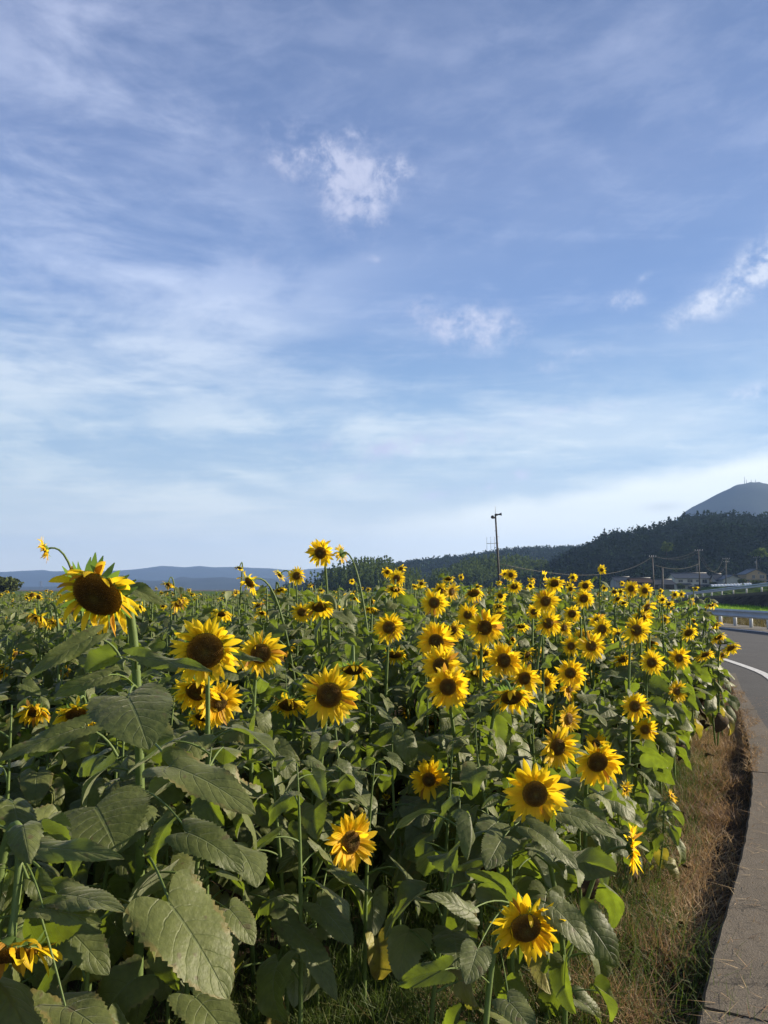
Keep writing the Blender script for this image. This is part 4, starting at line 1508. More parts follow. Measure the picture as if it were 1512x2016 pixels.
hero(1034, 1337, 64, 12, -10, .15, .2, .44)
hero(1008, 1377, 84, 2, -44, .45, .21, .54, 'drooping sunflower with green bracts on top, right of three stacked heads', 'the drooping green-topped head')
hero(1075, 1184, 52, 2, -4, .1, .2, .44, 'round open sunflower at right, straight below the wooded skyline')
hero(1092, 1150, 40, 0, -40, .35, .2, .52)
hero(1006, 1132, 25, 5, -4, .1, .18, .45, 'right one of two small overlapping sunflowers just right of the pole')
hero(995, 1131, 22, -25, -4, .1, .18, .45, 'left one of two small overlapping sunflowers just right of the pole')
hero(1013, 1156, 30, 0, -38, .4, .19, .5)
hero(1073, 1134, 22, 100, 15, .2, .17)
hero(1128, 1137, 18, 0, -8, .2, .16)
hero(1153, 1154, 31, 0, -22, .25, .19)
hero(1185, 1122, 20, 0, 0, .05, .13, .42, 'small round sunflower standing highest above the field at right', 'the lone high small head')
hero(1150, 1179, 40, 0, -16, .2, .19, .48)
hero(1127, 1209, 36, 0, -14, .2, .18, .5)
hero(1080, 1228, 52, 5, -12, .2, .19, .46)
hero(1112, 1236, 38, 32, -18, .3, .18)
hero(1186, 1239, 42, 5, -6, .15, .19, .5)
hero(1177, 1223, 34, -5, -25, .3, .19, .46)
hero(1165, 1272, 56, 2, 2, .06, .2, .42, 'fully round open sunflower right of centre with slim petals', 'the slim-petalled round head')
hero(1125, 1272, 40, 0, 0, .1, .18, .42)
hero(1145, 1254, 32, 0, -5, .1, .18, .3)
hero(1124, 1326, 58, 0, -8, .15, .2, .42)
hero(1123, 1354, 54, 42, -4, .2, .19, .44)
hero(1076, 1343, 46, 10, -4, .15, .19, .44)
hero(1161, 1333, 32, 10, -10, .2, .17, .45)
hero(1122, 1416, 58, 38, -2, .2, .19, .46, 'sunflower turned half right, just above the darker wide one', 'the half-turned head')
hero(1100, 1472, 80, 18, -4, .15, .21, .46, 'large sunflower turned slightly right, left of a bowl-shaped one')
hero(1178, 1503, 88, 2, -14, .2, .21, .50, 'large sunflower with a dark wide disc near the right border of plants', 'the dark wide disc near the border')
hero(1174, 1464, 44, 0, 2, .1, .16, .42)
hero(1251, 1391, 56, 2, -2, .1, .2, .44, 'upper one of two open sunflowers close to the road side edge', 'the upper roadside head')
hero(1271, 1437, 48, 2, -2, .08, .18, .44, 'lower one of two open sunflowers close to the road side edge')
hero(1334, 1362, 44, 24, 0, .12, .19, .44, 'sunflower nearest the kerb, high at the right edge of plants')
hero(1055, 1565, 118, 2, 0, .08, .22, .46, 'large fully open sunflower in the lower right part', 'the large open lower right head', key='lr')
hero(845, 1536, 74, 2, 2, .06, .19, .40, 'round open sunflower alone above dark gaps, lower middle', 'the lone lower middle head', key='lm')
hero(694, 1659, 104, 38, 4, .10, .21, .46, 'sunflower turned right on a leaning stem, lowest in the middle', 'the turned lower middle head', key='turn', stem=(505, 1990, .0), mid=(618, 1725, 0))
hero(1037, 1833, 134, 4, -16, .25, .22, .50, 'lowest large open sunflower, hooked stem rising on its left', 'the lowest large head', key='low', stem=(952, 2060, .05), mid=(962, 1850, .0))
hero(1249, 1669, 84, 80, 0, .12, .18, .48, 'sunflower seen side-on facing the road on a leaning stem', 'the side-on head', key='side', stem=(1130, 1850, .0), mid=(1165, 1755, 0))
hero(761, 1570, 22, 0, 60, 0, .07, .5, 'small half-open yellow bud in the dark leaves, lower middle', bud=True)
hero(1233, 1553, 32, 35, -5, .2, .09, .45, 'small sunflower by a yellowed leaf at the border of plants')
hero(1324, 1567, 26, 60, 35, .1, .08, .45, 'small yellow bloom low in the verge grass, apart from the others')
hero(648, 1370, 108, 4, -6, .15, .22, .50, 'large open sunflower left of centre with long loose petals', 'the long-petalled head left of centre')
hero(566, 1391, 72, -2, -50, .5, .2, .58)
hero(696, 1322, 80, 2, -64, .55, .22, .60, 'face-down sunflower with a green bract crown, behind the long-petalled one')
hero(777, 1292, 52, -2, -60, .4, .19, .6)
hero(566, 1279, 42, 120, -50, .8, .18, .5)
hero(1254, 1241, 54, 4, -4, .1, .2, .46, 'open sunflower at right with another one tucked behind it', 'the open head with one behind')
hero(1263, 1217, 44, 2, -28, .3, .2, .5)
hero(1243, 1159, 32, 2, -2, .1, .19, .46, 'left one of two neighbouring sunflowers under the utility pole', 'the left of the two under the pole')
hero(1270, 1163, 30, 4, -4, .1, .19, .46, 'right one of two neighbouring sunflowers under the utility pole')
hero(1222, 1165, 18, 0, -30, .3, .17)
hero(1225, 1149, 11, 0, -4, .1, .12)
hero(1190, 1158, 15, 0, -8, .2, .16)
hero(1329, 1171, 18, 0, -6, .2, .18)
hero(1342, 1170, 15, 15, -6, .2, .18)
hero(1361, 1185, 18, 10, -8, .2, .17)
hero(1317, 1190, 21, 0, -45, .4, .18)
hero(1305, 1181, 19, 0, -30, .3, .18)
hero(1287, 1190, 13, 10, -20, .3, .14)
hero(1400, 1193, 27, -10, -66, 1.0, .19, .5, 'wilted hanging sunflower standing out against the white guard rail', 'the wilted head by the guard rail')
hero(1309, 1220, 23, 10, -12, .3, .18)
hero(1357, 1247, 37, 8, -34, .3, .19, .52)
hero(1411, 1232, 26, 45, -50, .4, .18)
hero(1415, 1256, 34, 20, -50, .3, .19, .54)
hero(1440, 1277, 36, 18, -40, .25, .2, .5, 'rightmost sunflower, leaning out over the road', 'the rightmost head over the road')
hero(1388, 1291, 40, 14, -58, .3, .2, .54)
hero(1423, 1291, 28, 35, -35, .3, .17)
hero(1338, 1296, 44, 2, -2, .12, .2, .42)
hero(1284, 1305, 48, -2, -4, .15, .2, .46)
hero(1227, 1300, 42, 6, -42, .3, .19, .5)
hero(1284, 1268, 32, 10, -30, .3, .18)
hero(1226, 1231, 20, 10, -30, .4, .16)
hero(982, 1213, 36, 22, -20, .3, .18, .5)
hero(982, 1194, 26, 5, -60, .4, .16)
hero(1051, 1205, 30, -5, -10, .3, .17)
hero(1026, 1235, 33, -10, -58, .5, .18, .5)
hero(1040, 1290, 38, 48, -24, .4, .18)
hero(1062, 1286, 32, 60, -10, .2, .17)
hero(850, 1423, 31, 0, -20, .3, .17)
hero(800, 1403, 30, -50, -10, .3, .17)
hero(1087, 1405, 42, 82, -4, .3, .17)
hero(1070, 1441, 26, 5, -40, .4, .16)
hero(16, 1885, 200, 12, -60, 1.35, .235, .58, 'drooping orange-petalled old head cut by the left edge at the bottom', 'the cut-off bottom left head', key='bl', stem=(-60, 2300, .1), mid=(-30, 1640, .0))
hero(778, 1162, 44, -5, -58, .7, .2, .5)
hero(781, 1139, 34, 0, -12, .3, .18)
hero(762, 1127, 24, -20, -30, .6, .16)
hero(790, 1120, 22, 25, -20, .4, .14)
hero(693, 1145, 14, -20, -40, .5, .14)
hero(830, 1149, 20, 10, -20, .4, .17)
hero(817, 1155, 18, -20, -50, .4, .17)
hero(908, 1136, 13, 10, 10, .3, .14)
hero(1046, 1141, 17, 0, -60, .4, .16)
hero(982, 1147, 13, 0, -30, .3, .15)
hero(940, 1156, 22, 0, -62, .5, .18)
hero(1120, 1152, 19, 0, -30, .3, .18)
hero(1124, 1160, 23, 10, -20, .3, .18)
hero(3, 1323, 42, 60, -35, .6, .2, .45)
hero(99, 1291, 22, 60, -40, .6, .14)
hero(261, 1246, 28, 20, -70, .7, .16)
hero(321, 1194, 17, 10, -40, .5, .14)
hero(516, 1208, 31, 0, -62, .7, .18)
hero(632, 1163, 17, 0, -50, .5, .16)
hero(728, 1200, 36, 0, -72, .7, .19)
hero(734, 1233, 17, 0, -50, .6, .15)
hero(1158, 1655, 20, 60, 0, .4, .07, .4, None)

HS = []
for h_ in HERO:
    h_['d'] = h_['S'] * FPX / h_['px']
    h_['c'] = PX(h_['u'], h_['v'], h_['d'])
    HS.append((h_['u'], h_['v'], h_['d'], h_['px'] / 2))
# keep the thick stem of the biggest head in plain view, as in the photograph
for (u_, v_) in ((232, 1262), (235, 1290), (236, 1318), (237, 1346), (238, 1500), (238, 1535), (232, 1700), (229, 1735), (226, 1850)):
    HS.append((u_, v_, 2.5, 20))
HS = np.array(HS)

GZ = -0.15
_hp = np.array([h_['c'] for h_ in HERO if h_['S'] > .12 and h_['key' if 'key' in h_ else 'u'] != 'bl'])


def canopy(x, y):
    w = 1 / ((_hp[:, 0] - x) ** 2 + (_hp[:, 1] - y) ** 2 + .08) ** 1.5
    z = np.minimum(_hp[:, 2] + .03, 1.64)
    far = 0.004
    return float((w @ z + far * 1.62) / (w.sum() + far))


POLY = np.array([(-3.2, 1.5), (-1.7, 1.75), (-1.0, 2.0), (-0.7, 2.35), (-0.35, 2.7), (0.15, 2.85), (0.45, 2.85), (0.80, 3.5), (1.42, 4.9), (2.3, 6.7), (3.45, 8.9), (4.9, 12),
                 (6.1, 15.5), (6.7, 19), (6.9, 24), (6.2, 31), (-19, 35), (-19, 0.9)])


def inside(x, y):
    c = False
    n = len(POLY)
    for i in range(n):
        x0, y0 = POLY[i]
        x1, y1 = POLY[(i + 1) % n]
        if (y0 > y) != (y1 > y) and x < (x1 - x0) * (y - y0) / (y1 - y0) + x0:
            c = not c
    return c


def blocked(P, tol=.86):
    """would this leaf hide one of the flower faces seen in the photograph?"""
    q = np.asarray(P) - CAM
    d = q @ FWD
    if (d < .25).any():
        return True
    u = CU + FPX * (q @ RGT) / d
    v = CV - FPX * (q @ UPV) / d
    for i in range(len(HS)):
        hu, hv, hd, hr = HS[i]
        m = (np.hypot(u - hu, v - hv) < hr * tol) & (d < hd - .03)
        if m.any():
            return True
    return False


def too_high(P):
    """leaf would stand out against the sky closer than it may"""
    q = np.asarray(P) - CAM
    d = q @ FWD
    v = CV - FPX * (q @ UPV) / d
    return (v < (1195 if d.min() < 3.6 else 1152)).any() and d.min() < 9


GA = 2.399963


def plant_leaves(path, h0, h1, n, smax, rot0, q, seed, cut=True, low_dead=0.0):
    """leaves along a stem: returns list of (blade, petiole, var, dead)"""
    r_ = np.random.default_rng(seed)
    L = np.concatenate([[0], np.cumsum(np.linalg.norm(np.diff(path, axis=0), axis=1))])
    L /= L[-1]
    out = []
    for i in range(n):
        f = h0 + (h1 - h0) * (max(0, (i + r_.uniform(-.3, .3)) / max(n - 1, 1))) ** .72
        f = min(max(f, .03), .95)
        p = np.array([np.interp(f, L, path[:, k]) for k in range(3)])
        a = rot0 + i * GA + r_.normal(0, .25)
        sz = smax * (.55 + .65 * sin(pi * min(1, (f * .9 + .1))) ** .8) * r_.uniform(.82, 1.15)
        if f > .9:
            sz *= .66
        if f < .25:
            sz *= .75
        hd = np.array([cos(a), sin(a), 0])
        pl = sz * r_.uniform(.45, .75)
        pe = radians(r_.uniform(18, 50) - (12 if f < .4 else 0))
        p1 = p + (hd * cos(pe) + np.array([0, 0, sin(pe)])) * pl * .6
        p2 = p1 + (hd * cos(pe * .25) + np.array([0, 0, sin(pe * .25) - .12])) * pl * .45
        p0 = radians(r_.normal(-14, 16) - (25 if f < .45 else 0))
        a2 = a + r_.normal(0, .22)
        hd2 = np.array([cos(a2), sin(a2), 0])
        T0 = hd2 * cos(p0) + np.array([0, 0, sin(p0)])
        N0 = np.array([0, 0, 1.0]) * cos(p0) - hd2 * sin(p0) + np.cross(hd2, [0, 0, 1.0]) * r_.normal(0, .5)
        nr, nc = ((29, 15) if q >= 2 else (13, 9) if q == 1 else (6, 5))
        dr = r_.uniform(.5, 1.35) + (.35 if f < .45 else 0)
        sd_ = int(r_.integers(1 << 30))
        V, F, U = leaf_geo(p2, T0, N0, sz, r_.uniform(.38, .5), dr, r_.normal(.15, .38), r_.uniform(.05, .12), nr, nc, r_.uniform(0, .35), sd_, r_.normal(0, .12))
        if cut and (blocked(V[::5]) or too_high(V[::5])):
            continue
        V[:, 2] = np.maximum(V[:, 2], GZ + .015)
        var = r_.uniform(0, .9)
        dead = False
        if f < .38 and r_.random() < .35:
            var = r_.uniform(.93, 1)
        if f < .42 and r_.random() < low_dead:
            dead = True
        out.append(((V, F, U), np.array([p, p1, p2 + T0 * .01]), var, dead, sz))
    return out


def petiole_mb(P, sz, q):
    path = bez([P[0], P[1], P[2]], 7 if q >= 2 else 4)
    r0 = sz * .024 if q >= 1 else sz * .028
    return MB().tube(path, np.linspace(r0, r0 * .6, len(path)), 7 if q >= 2 else 4, cap=False)


def grow(name, label, path, dia_stem, leaves, head, q, cat='sunflower', group=None, extra=()):
    tip = .75 if head else .25
    B = path[0].copy()
    B[2] = GZ
    root = empty(name, B, label, cat, group)
    rr = np.interp(np.linspace(0, 1, len(path)), [0, .6, .92, 1], [1, .85, .6 if head else .4, tip]) * dia_stem / 2
    path = path.copy()
    path[0][2] = GZ - .04
    MB().tube(path, rr, {2: 12, 1: 8, 0: 5}[q]).build('stem', M['stem'], root, B)
    allv = list(leaves)
    if q >= 2:
        for (g_, P, var, dead, sz) in allv + list(extra):
            V, F, U = g_
            lf = MB().add(V, F, U, var).build('leaf', M['leaf_dead'] if dead else M['leaf'], root, B)
            petiole_mb(P, sz, q).build('petiole', M['stem'], lf, B)
    else:
        fb = MB()
        for (g_, P, var, dead, sz) in allv:
            V, F, U = g_
            fb.add(V, F, U, var, mi=1 if dead else 0)
            fb.join(petiole_mb(P, sz, q), 2)
        if fb.n:
            fb.build('foliage', [M['leaf'], M['leaf_dead'], M['stem']], root, B)
    if head:
        dc, pt, br = head
        hd = br.build('flower_head', M['bract'], root, B)
        dc.build('seed_disc', M['disc'], hd, B)
        pt.build('petals', M['petal'], hd, B)
    return root


# signature leaves of the nearest plants: (plant key, base u,v, tip u,v, depth base, depth tip, width px, side tilt, bend)
SIG = [
    ('big', 250, 1372, 293, 1474, 2.30, 2.12, 182, .0, .7, .10), ('big', 240, 1152, 325, 1191, 2.80, 2.78, 46, .2, .5, .5),
    ('big', 185, 1252, 48, 1338, 2.45, 2.35, 46, .1, .5, .6), ('big', 264, 1292, 418, 1322, 2.45, 2.35, 40, .0, .25, .6),
    ('big', 212, 1330, 104, 1372, 2.45, 2.4, 44, .2, .6, .55), ('big', 187, 1588, 230, 1676, 2.30, 2.2, 236, 0, .6, .1),
    ('big', 333, 1508, 502, 1602, 2.15, 2.05, 112, .35, .6, .8), ('big', 366, 1638, 478, 1714, 2.15, 2.1, 100, .2, .9, .25),
    ('big', 331, 1776, 449, 1966, 1.95, 1.85, 205, .45, .35, .85), ('big', 452, 1790, 500, 1860, 2.15, 2.1, 78, .4, .5, .8),
    ('big', 168, 1430, -5, 1498, 2.35, 2.25, 56, 0, .4, .5), ('big', 380, 1960, 470, 2080, 2.0, 1.9, 120, .3, .6, .6),
    ('bl', 62, 1668, 244, 1691, 1.85, 1.8, 62, .2, .35, .75), ('bl', 104, 1760, 245, 1795, 1.85, 1.75, 92, .45, .4, .9),
    ('bl', 78, 1788, 200, 1818, 1.8, 1.75, 66, .3, .4, .6), ('bl', 110, 1808, 214, 1918, 2.0, 1.95, 112, .1, .5, .3),
    ('bl', 122, 1978, 232, 2060, 1.75, 1.65, 112, .45, .4, .85), ('bl', 20, 1790, 60, 1650, 1.95, 1.9, 40, .2, .2, .4),
    ('bl', 60, 1800, 100, 1900, 2.15, 2.1, 90, .4, .4, .75),
    ('turn', 626, 1780, 694, 1861, 2.75, 2.65, 78, .35, .5, .5), ('turn', 570, 1821, 663, 1968, 2.7, 2.55, 72, .25, .7, .4),
    ('turn', 652, 1711, 727, 1756, 2.8, 2.7, 27, .3, .5, .8), ('turn', 640, 1690, 605, 1655, 2.85, 2.8, 26, .2, .5, .6),
    ('low', 930, 1797, 840, 1762, 2.35, 2.3, 48, .2, .4, .4), ('low', 940, 1868, 918, 1938, 2.2, 2.1, 74, .2, .5, .3),
    ('low', 875, 1910, 782, 1938, 2.3, 2.35, 62, .1, .4, .2), ('low', 1024, 1795, 1016, 1742, 2.62, 2.6, 16, .3, .2, .5),
    ('low', 1090, 1785, 1170, 1880, 2.5, 2.45, 78, .2, .5, .3), ('low', 998, 1968, 1052, 2036, 2.2, 2.1, 78, .2, .5, .5),
    ('lr', 1045, 1630, 1138, 1712, 2.75, 2.65, 66, .35, .6, .5), ('lr', 992, 1647, 957, 1712, 2.75, 2.6, 80, .1, .6, .3),
    ('lr', 1110, 1600, 1215, 1650, 2.85, 2.8, 60, .5, .5, .85), ('lr', 1150, 1590, 1200, 1660, 3.0, 2.9, 60, .1, .5, .3),
    ('lm', 880, 1600, 935, 1650, 3.8, 3.7, 48, .3, .5, .4), ('lm', 830, 1600, 800, 1665, 3.8, 3.7, 46, .1, .6, .3),
    ('leafcross', 462, 1290, 520, 1303, 3.35, 3.3, 20, .1, .3, .7),
]


def sig_leaves(key, path):
    out = []
    for k, (kk, bu, bv, tu, tv, db, dt, w, st, bend, var) in enumerate(SIG):
        if kk != key:
            continue
        b, t_ = PX(bu, bv, db), PX(tu, tv, dt)
        D = nrm(t_ - b)
        chord = np.linalg.norm(t_ - b)
        L_ = chord * (1 + bend * bend / 16)
        tocam = nrm(CAM - b)
        N = nrm(tocam * .75 + np.array([st * 1.2, 0, .55]))
        N = nrm(N - D * (N @ D))
        T0 = nrm(D * cos(bend / 2) + N * sin(bend / 2))
        V, F, U = leaf_geo(b, T0, N, L_, (w / FPX * db) / 2 / (L_ * 1.0) * 1.02, bend, .12, .065, 37, 17, .12, 100 + k, 0)
        j = int(np.argmin(np.linalg.norm(path[:, :] - (b - np.array([0, 0, .10])), axis=1)))
        j = max(1, min(int(len(path) * .74), j))
        while True:
            p = path[j]
            m_ = (p + b) / 2 + np.array([0, 0, .05])
            if j <= 2 or not blocked(bez([p, m_, b], 9), 1.0):
                break
            j -= 1
        if j <= 2:
            m_ = b - T0 * .06 - np.array([0, 0, .03])
            p = b - T0 * .1 - np.array([0, 0, .12])
        out.append(((V, F, U), np.array([p, m_, b + T0 * .012]), var * .9, False, max(L_ * .8, .1)))
    return out


def pose(h_):
    s = 'large ' if h_['px'] > 60 else '' if h_['px'] > 30 else 'small ' if h_['px'] > 18 else 'tiny '
    y, t = h_['yaw'], h_['tilt']
    if abs(y) > 95:
        return s + 'sunflower seen from behind'
    if t < -48:
        return s + 'face-down nodding sunflower'
    if t < -20:
        return s + 'drooping sunflower'
    if y > 28:
        return s + 'sunflower turned right'
    if y < -28:
        return s + 'sunflower turned left'
    return s + 'open sunflower'


LM = [h_ for h_ in HERO if h_['short']]
_used = {}


def auto_label(h_):
    best = sorted(LM, key=lambda m_: math.hypot(m_['u'] - h_['u'], (m_['v'] - h_['v']) * 1.3))[0]
    dx, dy = h_['u'] - best['u'], h_['v'] - best['v']
    a = math.degrees(atan2(-dy, dx)) % 360
    rel = ['right of', 'above and right of', 'above', 'above and left of', 'left of', 'below and left of', 'below', 'below and right of'][int((a + 22.5) // 45) % 8]
    key = (pose(h_), rel, best['short'])
    _used.setdefault(key, []).append((math.hypot(dx, dy), h_))
    return key


plants = []
for h_ in HERO:
    if not h_['label']:
        h_['akey'] = auto_label(h_)
for key, lst in _used.items():
    lst.sort(key=lambda x: x[0])
    for k, (_, h_) in enumerate(lst):
        o_ = '' if len(lst) == 1 else ['nearest ', 'second-nearest ', 'third-nearest ', 'fourth-nearest ', 'fifth-nearest '][k]
        h_['label'] = f'{o_}{key[0]} {key[1]} {key[2]}'

bases = []
for i, h_ in enumerate(HERO):
    c, F_ = h_['c'], face_vec(h_['yaw'], h_['tilt'])
    Fh = np.array([F_[0], F_[1], 0])
    q = 2 if h_['px'] >= 62 else 1 if h_['px'] >= 24 else 0
    r_ = np.random.default_rng(500 + i)
    mid = None
    if 'stem' in h_:
        su, sv, dd = h_['stem']
        B = PX(su, sv, h_['d'] + dd)
        if 'mid' in h_:
            mu, mv, md = h_['mid']
            mid = PX(mu, mv, h_['d'] + .12 + md)
        # carry the line of the stem down to the ground
        ref = mid if mid is not None else c
        k = (ref[2] - GZ) / max(ref[2] - B[2], .05)
        B = ref + (B - ref) * min(k, 3)
        B[2] = GZ
        if mid is None:
            mid = B * .45 + np.array([B[0], B[1] + .02, c[2]]) * .55
    else:
        B = c - Fh * (h_.get('behind', .16) * (.8 + .6 * max(0, -F_[2]))) + np.array([r_.normal(0, .08), r_.normal(0, .05), 0])
        B[1] += .05
        B[2] = GZ
    path = stem_path(B, c, F_, h_['S'], h_['ratio'], 30 if q == 2 else 18, mid)
    top = h_['v'] < 1180 and h_['d'] < 12
    ht = c[2] - GZ
    nl = {2: 18, 1: 20, 0: 15}[q]
    sm = .168 if h_['S'] > .1 else .11
    low_dead = .2 if (c[0] > 1.0 and q) else .08
    lv = plant_leaves(path, .2, .93, nl, sm * r_.uniform(.9, 1.12), r_.uniform(0, 6.3), q, 900 + i, True, low_dead)
    if h_.get('key') in ('turn', 'side', 'low'):
        lv = [l for l in lv if l[1][0][2] < c[2] - .35][:5]
    ex = sig_leaves(h_.get('key'), path) if h_.get('key') else []
    head = head_geo(c, h_['yaw'], h_['tilt'], h_['S'], h_['wilt'], h_['ratio'], q, 300 + i, h_.get('bud', False))
    ds = {'big': .036, 'bl': .03}.get(h_.get('key'), .021 if h_['S'] > .1 else .011)
    grow('sunflower', h_['label'], path, ds, lv, head, max(q, 2 if ex else q), 'sunflower', 'sunflowers in bloom', ex)
    bases.append(B[:2])

# leafy plants without a visible flower between them
pts = [tuple(b) for b in bases]
cand = []
r_ = np.random.default_rng(77)
near = []
for _ in range(60000):
    y = 35 * r_.random() ** .62
    x = r_.uniform(-1, 1) * (y * .62 + 1.6)
    if y < 1.0 or not inside(x, y):
        continue
    lim = .30 if y < 9 else .40
    ok = True
    for (a, b) in near:
        if abs(a - x) < lim and abs(b - y) < lim and (a - x) ** 2 + (b - y) ** 2 < lim * lim:
            ok = False
            break
    if ok:
        for (a, b) in pts:
            if (a - x) ** 2 + (b - y) ** 2 < .17 ** 2:
                ok = False
                break
    if ok:
        near.append((x, y))
near.sort(key=lambda p: p[0] ** 2 + p[1] ** 2)
NIND = 155
fill, rest = near[:NIND], near[NIND:]
print('plants', len(HERO), len(near))
for i, (x, y) in enumerate(fill):
    d = math.hypot(x, y)
    q = 2 if d < 3.3 else 1
    h1 = max(canopy(x, y) - .03 + r_.normal(0, .06) + (.1 * r_.random() if x < .1 * y and y > 3.5 else 0), .45)
    if d < 2.2:
        h1 = min(h1, 1.25)
    B = np.array([x, y, GZ])
    top = np.array([x + r_.normal(0, .07), y + r_.normal(0, .07), h1])
    path = bez([B, B + (0, 0, .5 * h1), top - (r_.normal(0, .04), 0, .3 * h1), top], 16)
    lv = plant_leaves(path, .30 if (-.4 < x < .9 and y < 4.6) else .15, .985, 13 if (-.4 < x < .9 and y < 4.6) else 23, .165 * r_.uniform(.9, 1.15), r_.uniform(0, 6.3), q, 5000 + i, True, .1)
    if len(lv) < 4:
        continue
    tops = max(float(l[1][0][2]) for l in lv)
    path = path[:max(3, int(np.searchsorted(path[:, 2], tops + .02)))]
    if blocked(path[::2], 1.0):
        path = path[:max(3, len(path) // 2)]
        lv = [l for l in lv if l[1][0][2] < path[-1][2]]
        if blocked(path, .9) or len(lv) < 3:
            continue
    if q == 2:
        rt = grow('leafy_sunflower', 'leafy sunflower plant without a visible flower, filling the gaps between the blooming ones', path, .018, lv, None, 2, 'sunflower', 'flowerless sunflower plants')
    else:
        rt = grow('leafy_sunflower', 'leafy sunflower plant without a visible flower, filling the gaps between the blooming ones', path, .017, lv, None, 1, 'sunflower', 'flowerless sunflower plants')

# everything farther off reads as one mass
fb, hb2, pb, sb = MB(), MB(), MB(), MB()
for i, (x, y) in enumerate(rest):
    h1 = canopy(x, y) + r_.normal(0, .075) - .03 + (.14 * r_.random() if x < .2 * y else 0)
    B = np.array([x, y, GZ])
    top = np.array([x + r_.normal(0, .06), y + r_.normal(0, .06), h1])
    far = y > 13
    path = bez([B, B + (0, 0, .5 * h1), top - (r_.normal(0, .04), 0, .3 * h1), top], 5)
    sb.tube(path, .01, 4, cap=False)
    edge = x > np.interp(y, POLY[6:14, 1], POLY[6:14, 0]) - 1.2
    lv = plant_leaves(path, .2 if edge else .5, .98, (15 if edge else 12) if far else 17, .19, r_.uniform(0, 6.3), 0, 20000 + i, y < 12)
    for (g_, P, var, dead, sz) in lv:
        fb.add(*g_, min(var, .9))
        if not far:
            sb.join(petiole_mb(P, sz, 0))
    if r_.random() < (.30 if x > y * .12 else .13):
        c = top + (0, 0, r_.uniform(-.02, .12))
        yaw, tilt = r_.normal(8, 35), r_.uniform(-75, -15)
        S_ = r_.uniform(.13, .19)
        F_ = face_vec(yaw, tilt)
        c = c + F_ * .1 - (0, 0, .0)
        u, v, dd = PROJ(c)
        if np.any((np.hypot(HS[:, 0] - u, HS[:, 1] - v) < HS[:, 3] * 1.0) & (HS[:, 2] > dd)):
            continue
        dc, pt, br = head_geo(c, yaw, tilt, S_, r_.uniform(.2, .8), r_.uniform(.42, .56), 0, 40000 + i)
        hb2.join(dc); pb.join(pt); sb.join(br)
        sb.tube(bez([top - (0, 0, .1), c - F_ * .12 + (0, 0, .05), c - F_ * .03], 5), .009, 4, cap=False)
fld = MB()
fld.join(fb, 0); fld.join(sb, 1); fld.join(hb2, 2); fld.join(pb, 3)
tag(fld.build('sunflower_field', [M['leaf_far'], M['stem'], M['disc'], M['petal']]), 'dense mass of far sunflowers stretching to the skyline of the field', 'sunflower field', kind='stuff')


# ------------------------------------------------------------------ verge and ground cover
def path_pts(n, y0, y1, w0, w1, pw=1.0):
    """random points beside the kerb line, w = metres towards the field"""
    E = np.array([tuple(p) for p in KE] + [tuple(p) for p in AE[5:8]])
    o = np.argsort(E[:, 1])
    yy = y0 + (y1 - y0) * rng.random(n) ** pw
    xx = np.interp(yy, E[o, 1], E[o, 0])
    w = w0 + (w1 - w0) * rng.random(n)
    return np.stack([xx - w, yy, np.full(n, GZ)], 1), w


mb = MB()
P, w = path_pts(46000, 2.4, 9.0, -0.02, 1.25, 1.5)
keep = rng.random(len(P)) < np.interp(w, [0, .10, .24, .8, 1.25], [.12, .3, 1, .5, .1])
P = P[keep]
bare = np.sin(P[:, 0] * 5.3 + 2 * np.sin(P[:, 1] * 2.1)) * np.sin(P[:, 1] * 3.7 + np.sin(P[:, 0] * 6)) > .45
P = P[~bare | (rng.random(len(P)) < .25)]
P[:, 2] += rng.random(len(P)) * .03 + .035 * np.clip(np.sin(P[:, 0] * 7 + P[:, 1] * 3) * np.sin(P[:, 1] * 5), 0, 1)
V, F, r = blades(len(P), P, .12, .0050, 1.5, (0, 1), .3, 2)
nzv = .5 + .5 * np.sin(P[:, 0] * 4.1 + 1.3 * np.sin(P[:, 1] * 3.3))
r = np.clip(np.repeat(nzv, 6) * .55 + r * .6 - .12, 0, 1)
mb.add(V, F, r=r)
P, w = path_pts(22000, 8.5, 17.0, 0.0, 1.2, 1.2)
V, F, r = blades(len(P), P + (0, 0, .02), .13, .006, 1.3, (0.1, 1), .3, 2)
mb.add(V, F, r=r)
# a fringe creeping over the asphalt edge
P, w = path_pts(4500, 7.2, 14.0, -0.26, 0.05, 1.3)
nz_ = .55 + .3 * np.sin(P[:, 1] * 2.7) + .25 * np.sin(P[:, 1] * 7.1 + 1)
kp = (w > -.22 * nz_ * np.clip((P[:, 1] - 6.8) / 1.5, 0, 1)) & (rng.random(len(P)) < .6)
P = P[kp]
P[:, 2] = 0.0
V, F, r = blades(len(P), P, .05, .005, 1.8, (0.1, .9), .3, 2)
mb.add(V, F, r=r)
tag(mb.build('dry_grass', M['dry'], smooth=False), 'matted reddish brown dry grass along the kerb', 'dry grass', kind='stuff')

mb = MB()
P, w = path_pts(84000, 2.6, 13.0, .28, 1.9, 1.5)
cl = .5 + .5 * np.sin(P[:, 0] * 2.3 + 2 * np.sin(P[:, 1] * 1.1)) * np.sin(P[:, 1] * 1.9)
P = P[rng.random(len(P)) < np.interp(w, [.28, .6, 1.9], [.10, .85, 1]) * (.35 + .65 * cl)]
V, F, r = blades(len(P), P, .17, .0045, .8, (0, 1), .5, 3)
mb.add(V, F, r=r)
P = np.stack([rng.uniform(-2.6, 1.6, 26000), rng.uniform(1.6, 6.0, 26000), np.full(26000, GZ)], 1)
V, F, r = blades(len(P), P, .20, .0045, .9, (0, .95), .5, 3)
mb.add(V, F, r=r)
tag(mb.build('grass', M['grass'], smooth=False), 'thin green grass growing under and beside the sunflowers', 'grass', kind='stuff')

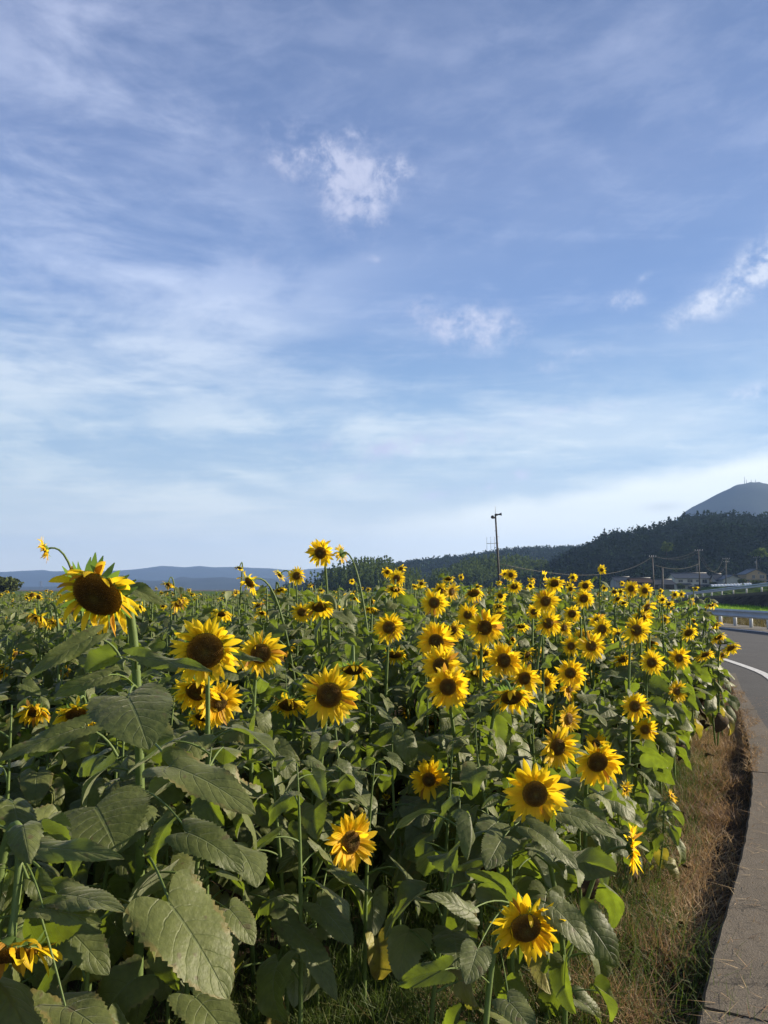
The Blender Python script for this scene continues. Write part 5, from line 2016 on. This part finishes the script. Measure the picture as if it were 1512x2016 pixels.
# withered leaves dropped in the verge
r_ = np.random.default_rng(5)
for k, (u, v, z) in enumerate([(1418, 1416, .25), (1412, 1449, .2), (1424, 1412, .12), (1388, 1468, .15), (1402, 1500, .1), (1340, 1615, .05), (1298, 1618, .05), (1265, 1790, .03),
                               (1230, 1930, .03), (1330, 1720, .03), (1392, 1540, .04), (1352, 1850, .02), (1290, 1900, .02)]):
    p = GP(u, v, GZ + z * .5)
    a = r_.uniform(0, 6.3)
    V, F, U = leaf_geo(p, (cos(a), sin(a), .2), (.3 * cos(a * 2), .3, 1), r_.uniform(.09, .15), .36, r_.uniform(1.2, 2.6), .5, .16, 15, 11, .3, 60 + k)
    lo = V[:, 2].min()
    V[:, 2] += GZ + .02 - lo
    o = MB().add(V, F, U, .97).build('withered_leaf', M['leaf_dead'])
    tag(o, 'curled dark brown withered sunflower leaf lying in the verge grass', 'leaf', 'withered leaves in the verge')

# dry straw scraps lying on the slabs
P, w = path_pts(900, 2.6, 12.0, -.5, -0.02, 1.3)
P[:, 2] = .004
V, F, r = blades(len(P), P, .03, .004, 3.0, (.3, 1), .2, 1)
tag(MB().add(V, F, r=r).build('straw_litter', M['dry'], smooth=False), 'scattered straw scraps on the concrete slab', 'straw', kind='stuff')

# weeds beyond the rail
n = 9000
P = np.stack([rng.uniform(16.7, 21, n), rng.uniform(24, 47, n), np.full(n, -.15)], 1)
V, F, r = blades(n, P, .42, .03, .8, (0, 1), .5, 2)
tag(MB().add(V, F, r=r).build('weeds', M['weed'], smooth=False), 'brown and yellow weeds behind the roadside guard rail', 'weeds', kind='stuff')


# ------------------------------------------------------------------ haze
hb = MB().box((-6000, -900, -6), (5000, 6500, 400))
hz = hb.build('haze', None if False else bpy.data.materials.new('haze_air'), smooth=False)
hm = hz.data.materials[0]
hm.use_nodes = True
t = NT(hm.node_tree)
vp = t.n('ShaderNodeVolumePrincipled')
vp.inputs['Color'].default_value = (0.36, 0.57, 1.0, 1)
vp.inputs['Density'].default_value = 0.000145
vp.inputs['Anisotropy'].default_value = 0.2
ou = t.n('ShaderNodeOutputMaterial')
t.t.links.new(vp.outputs[0], ou.inputs['Volume'])
tag(hz, kind='stuff')
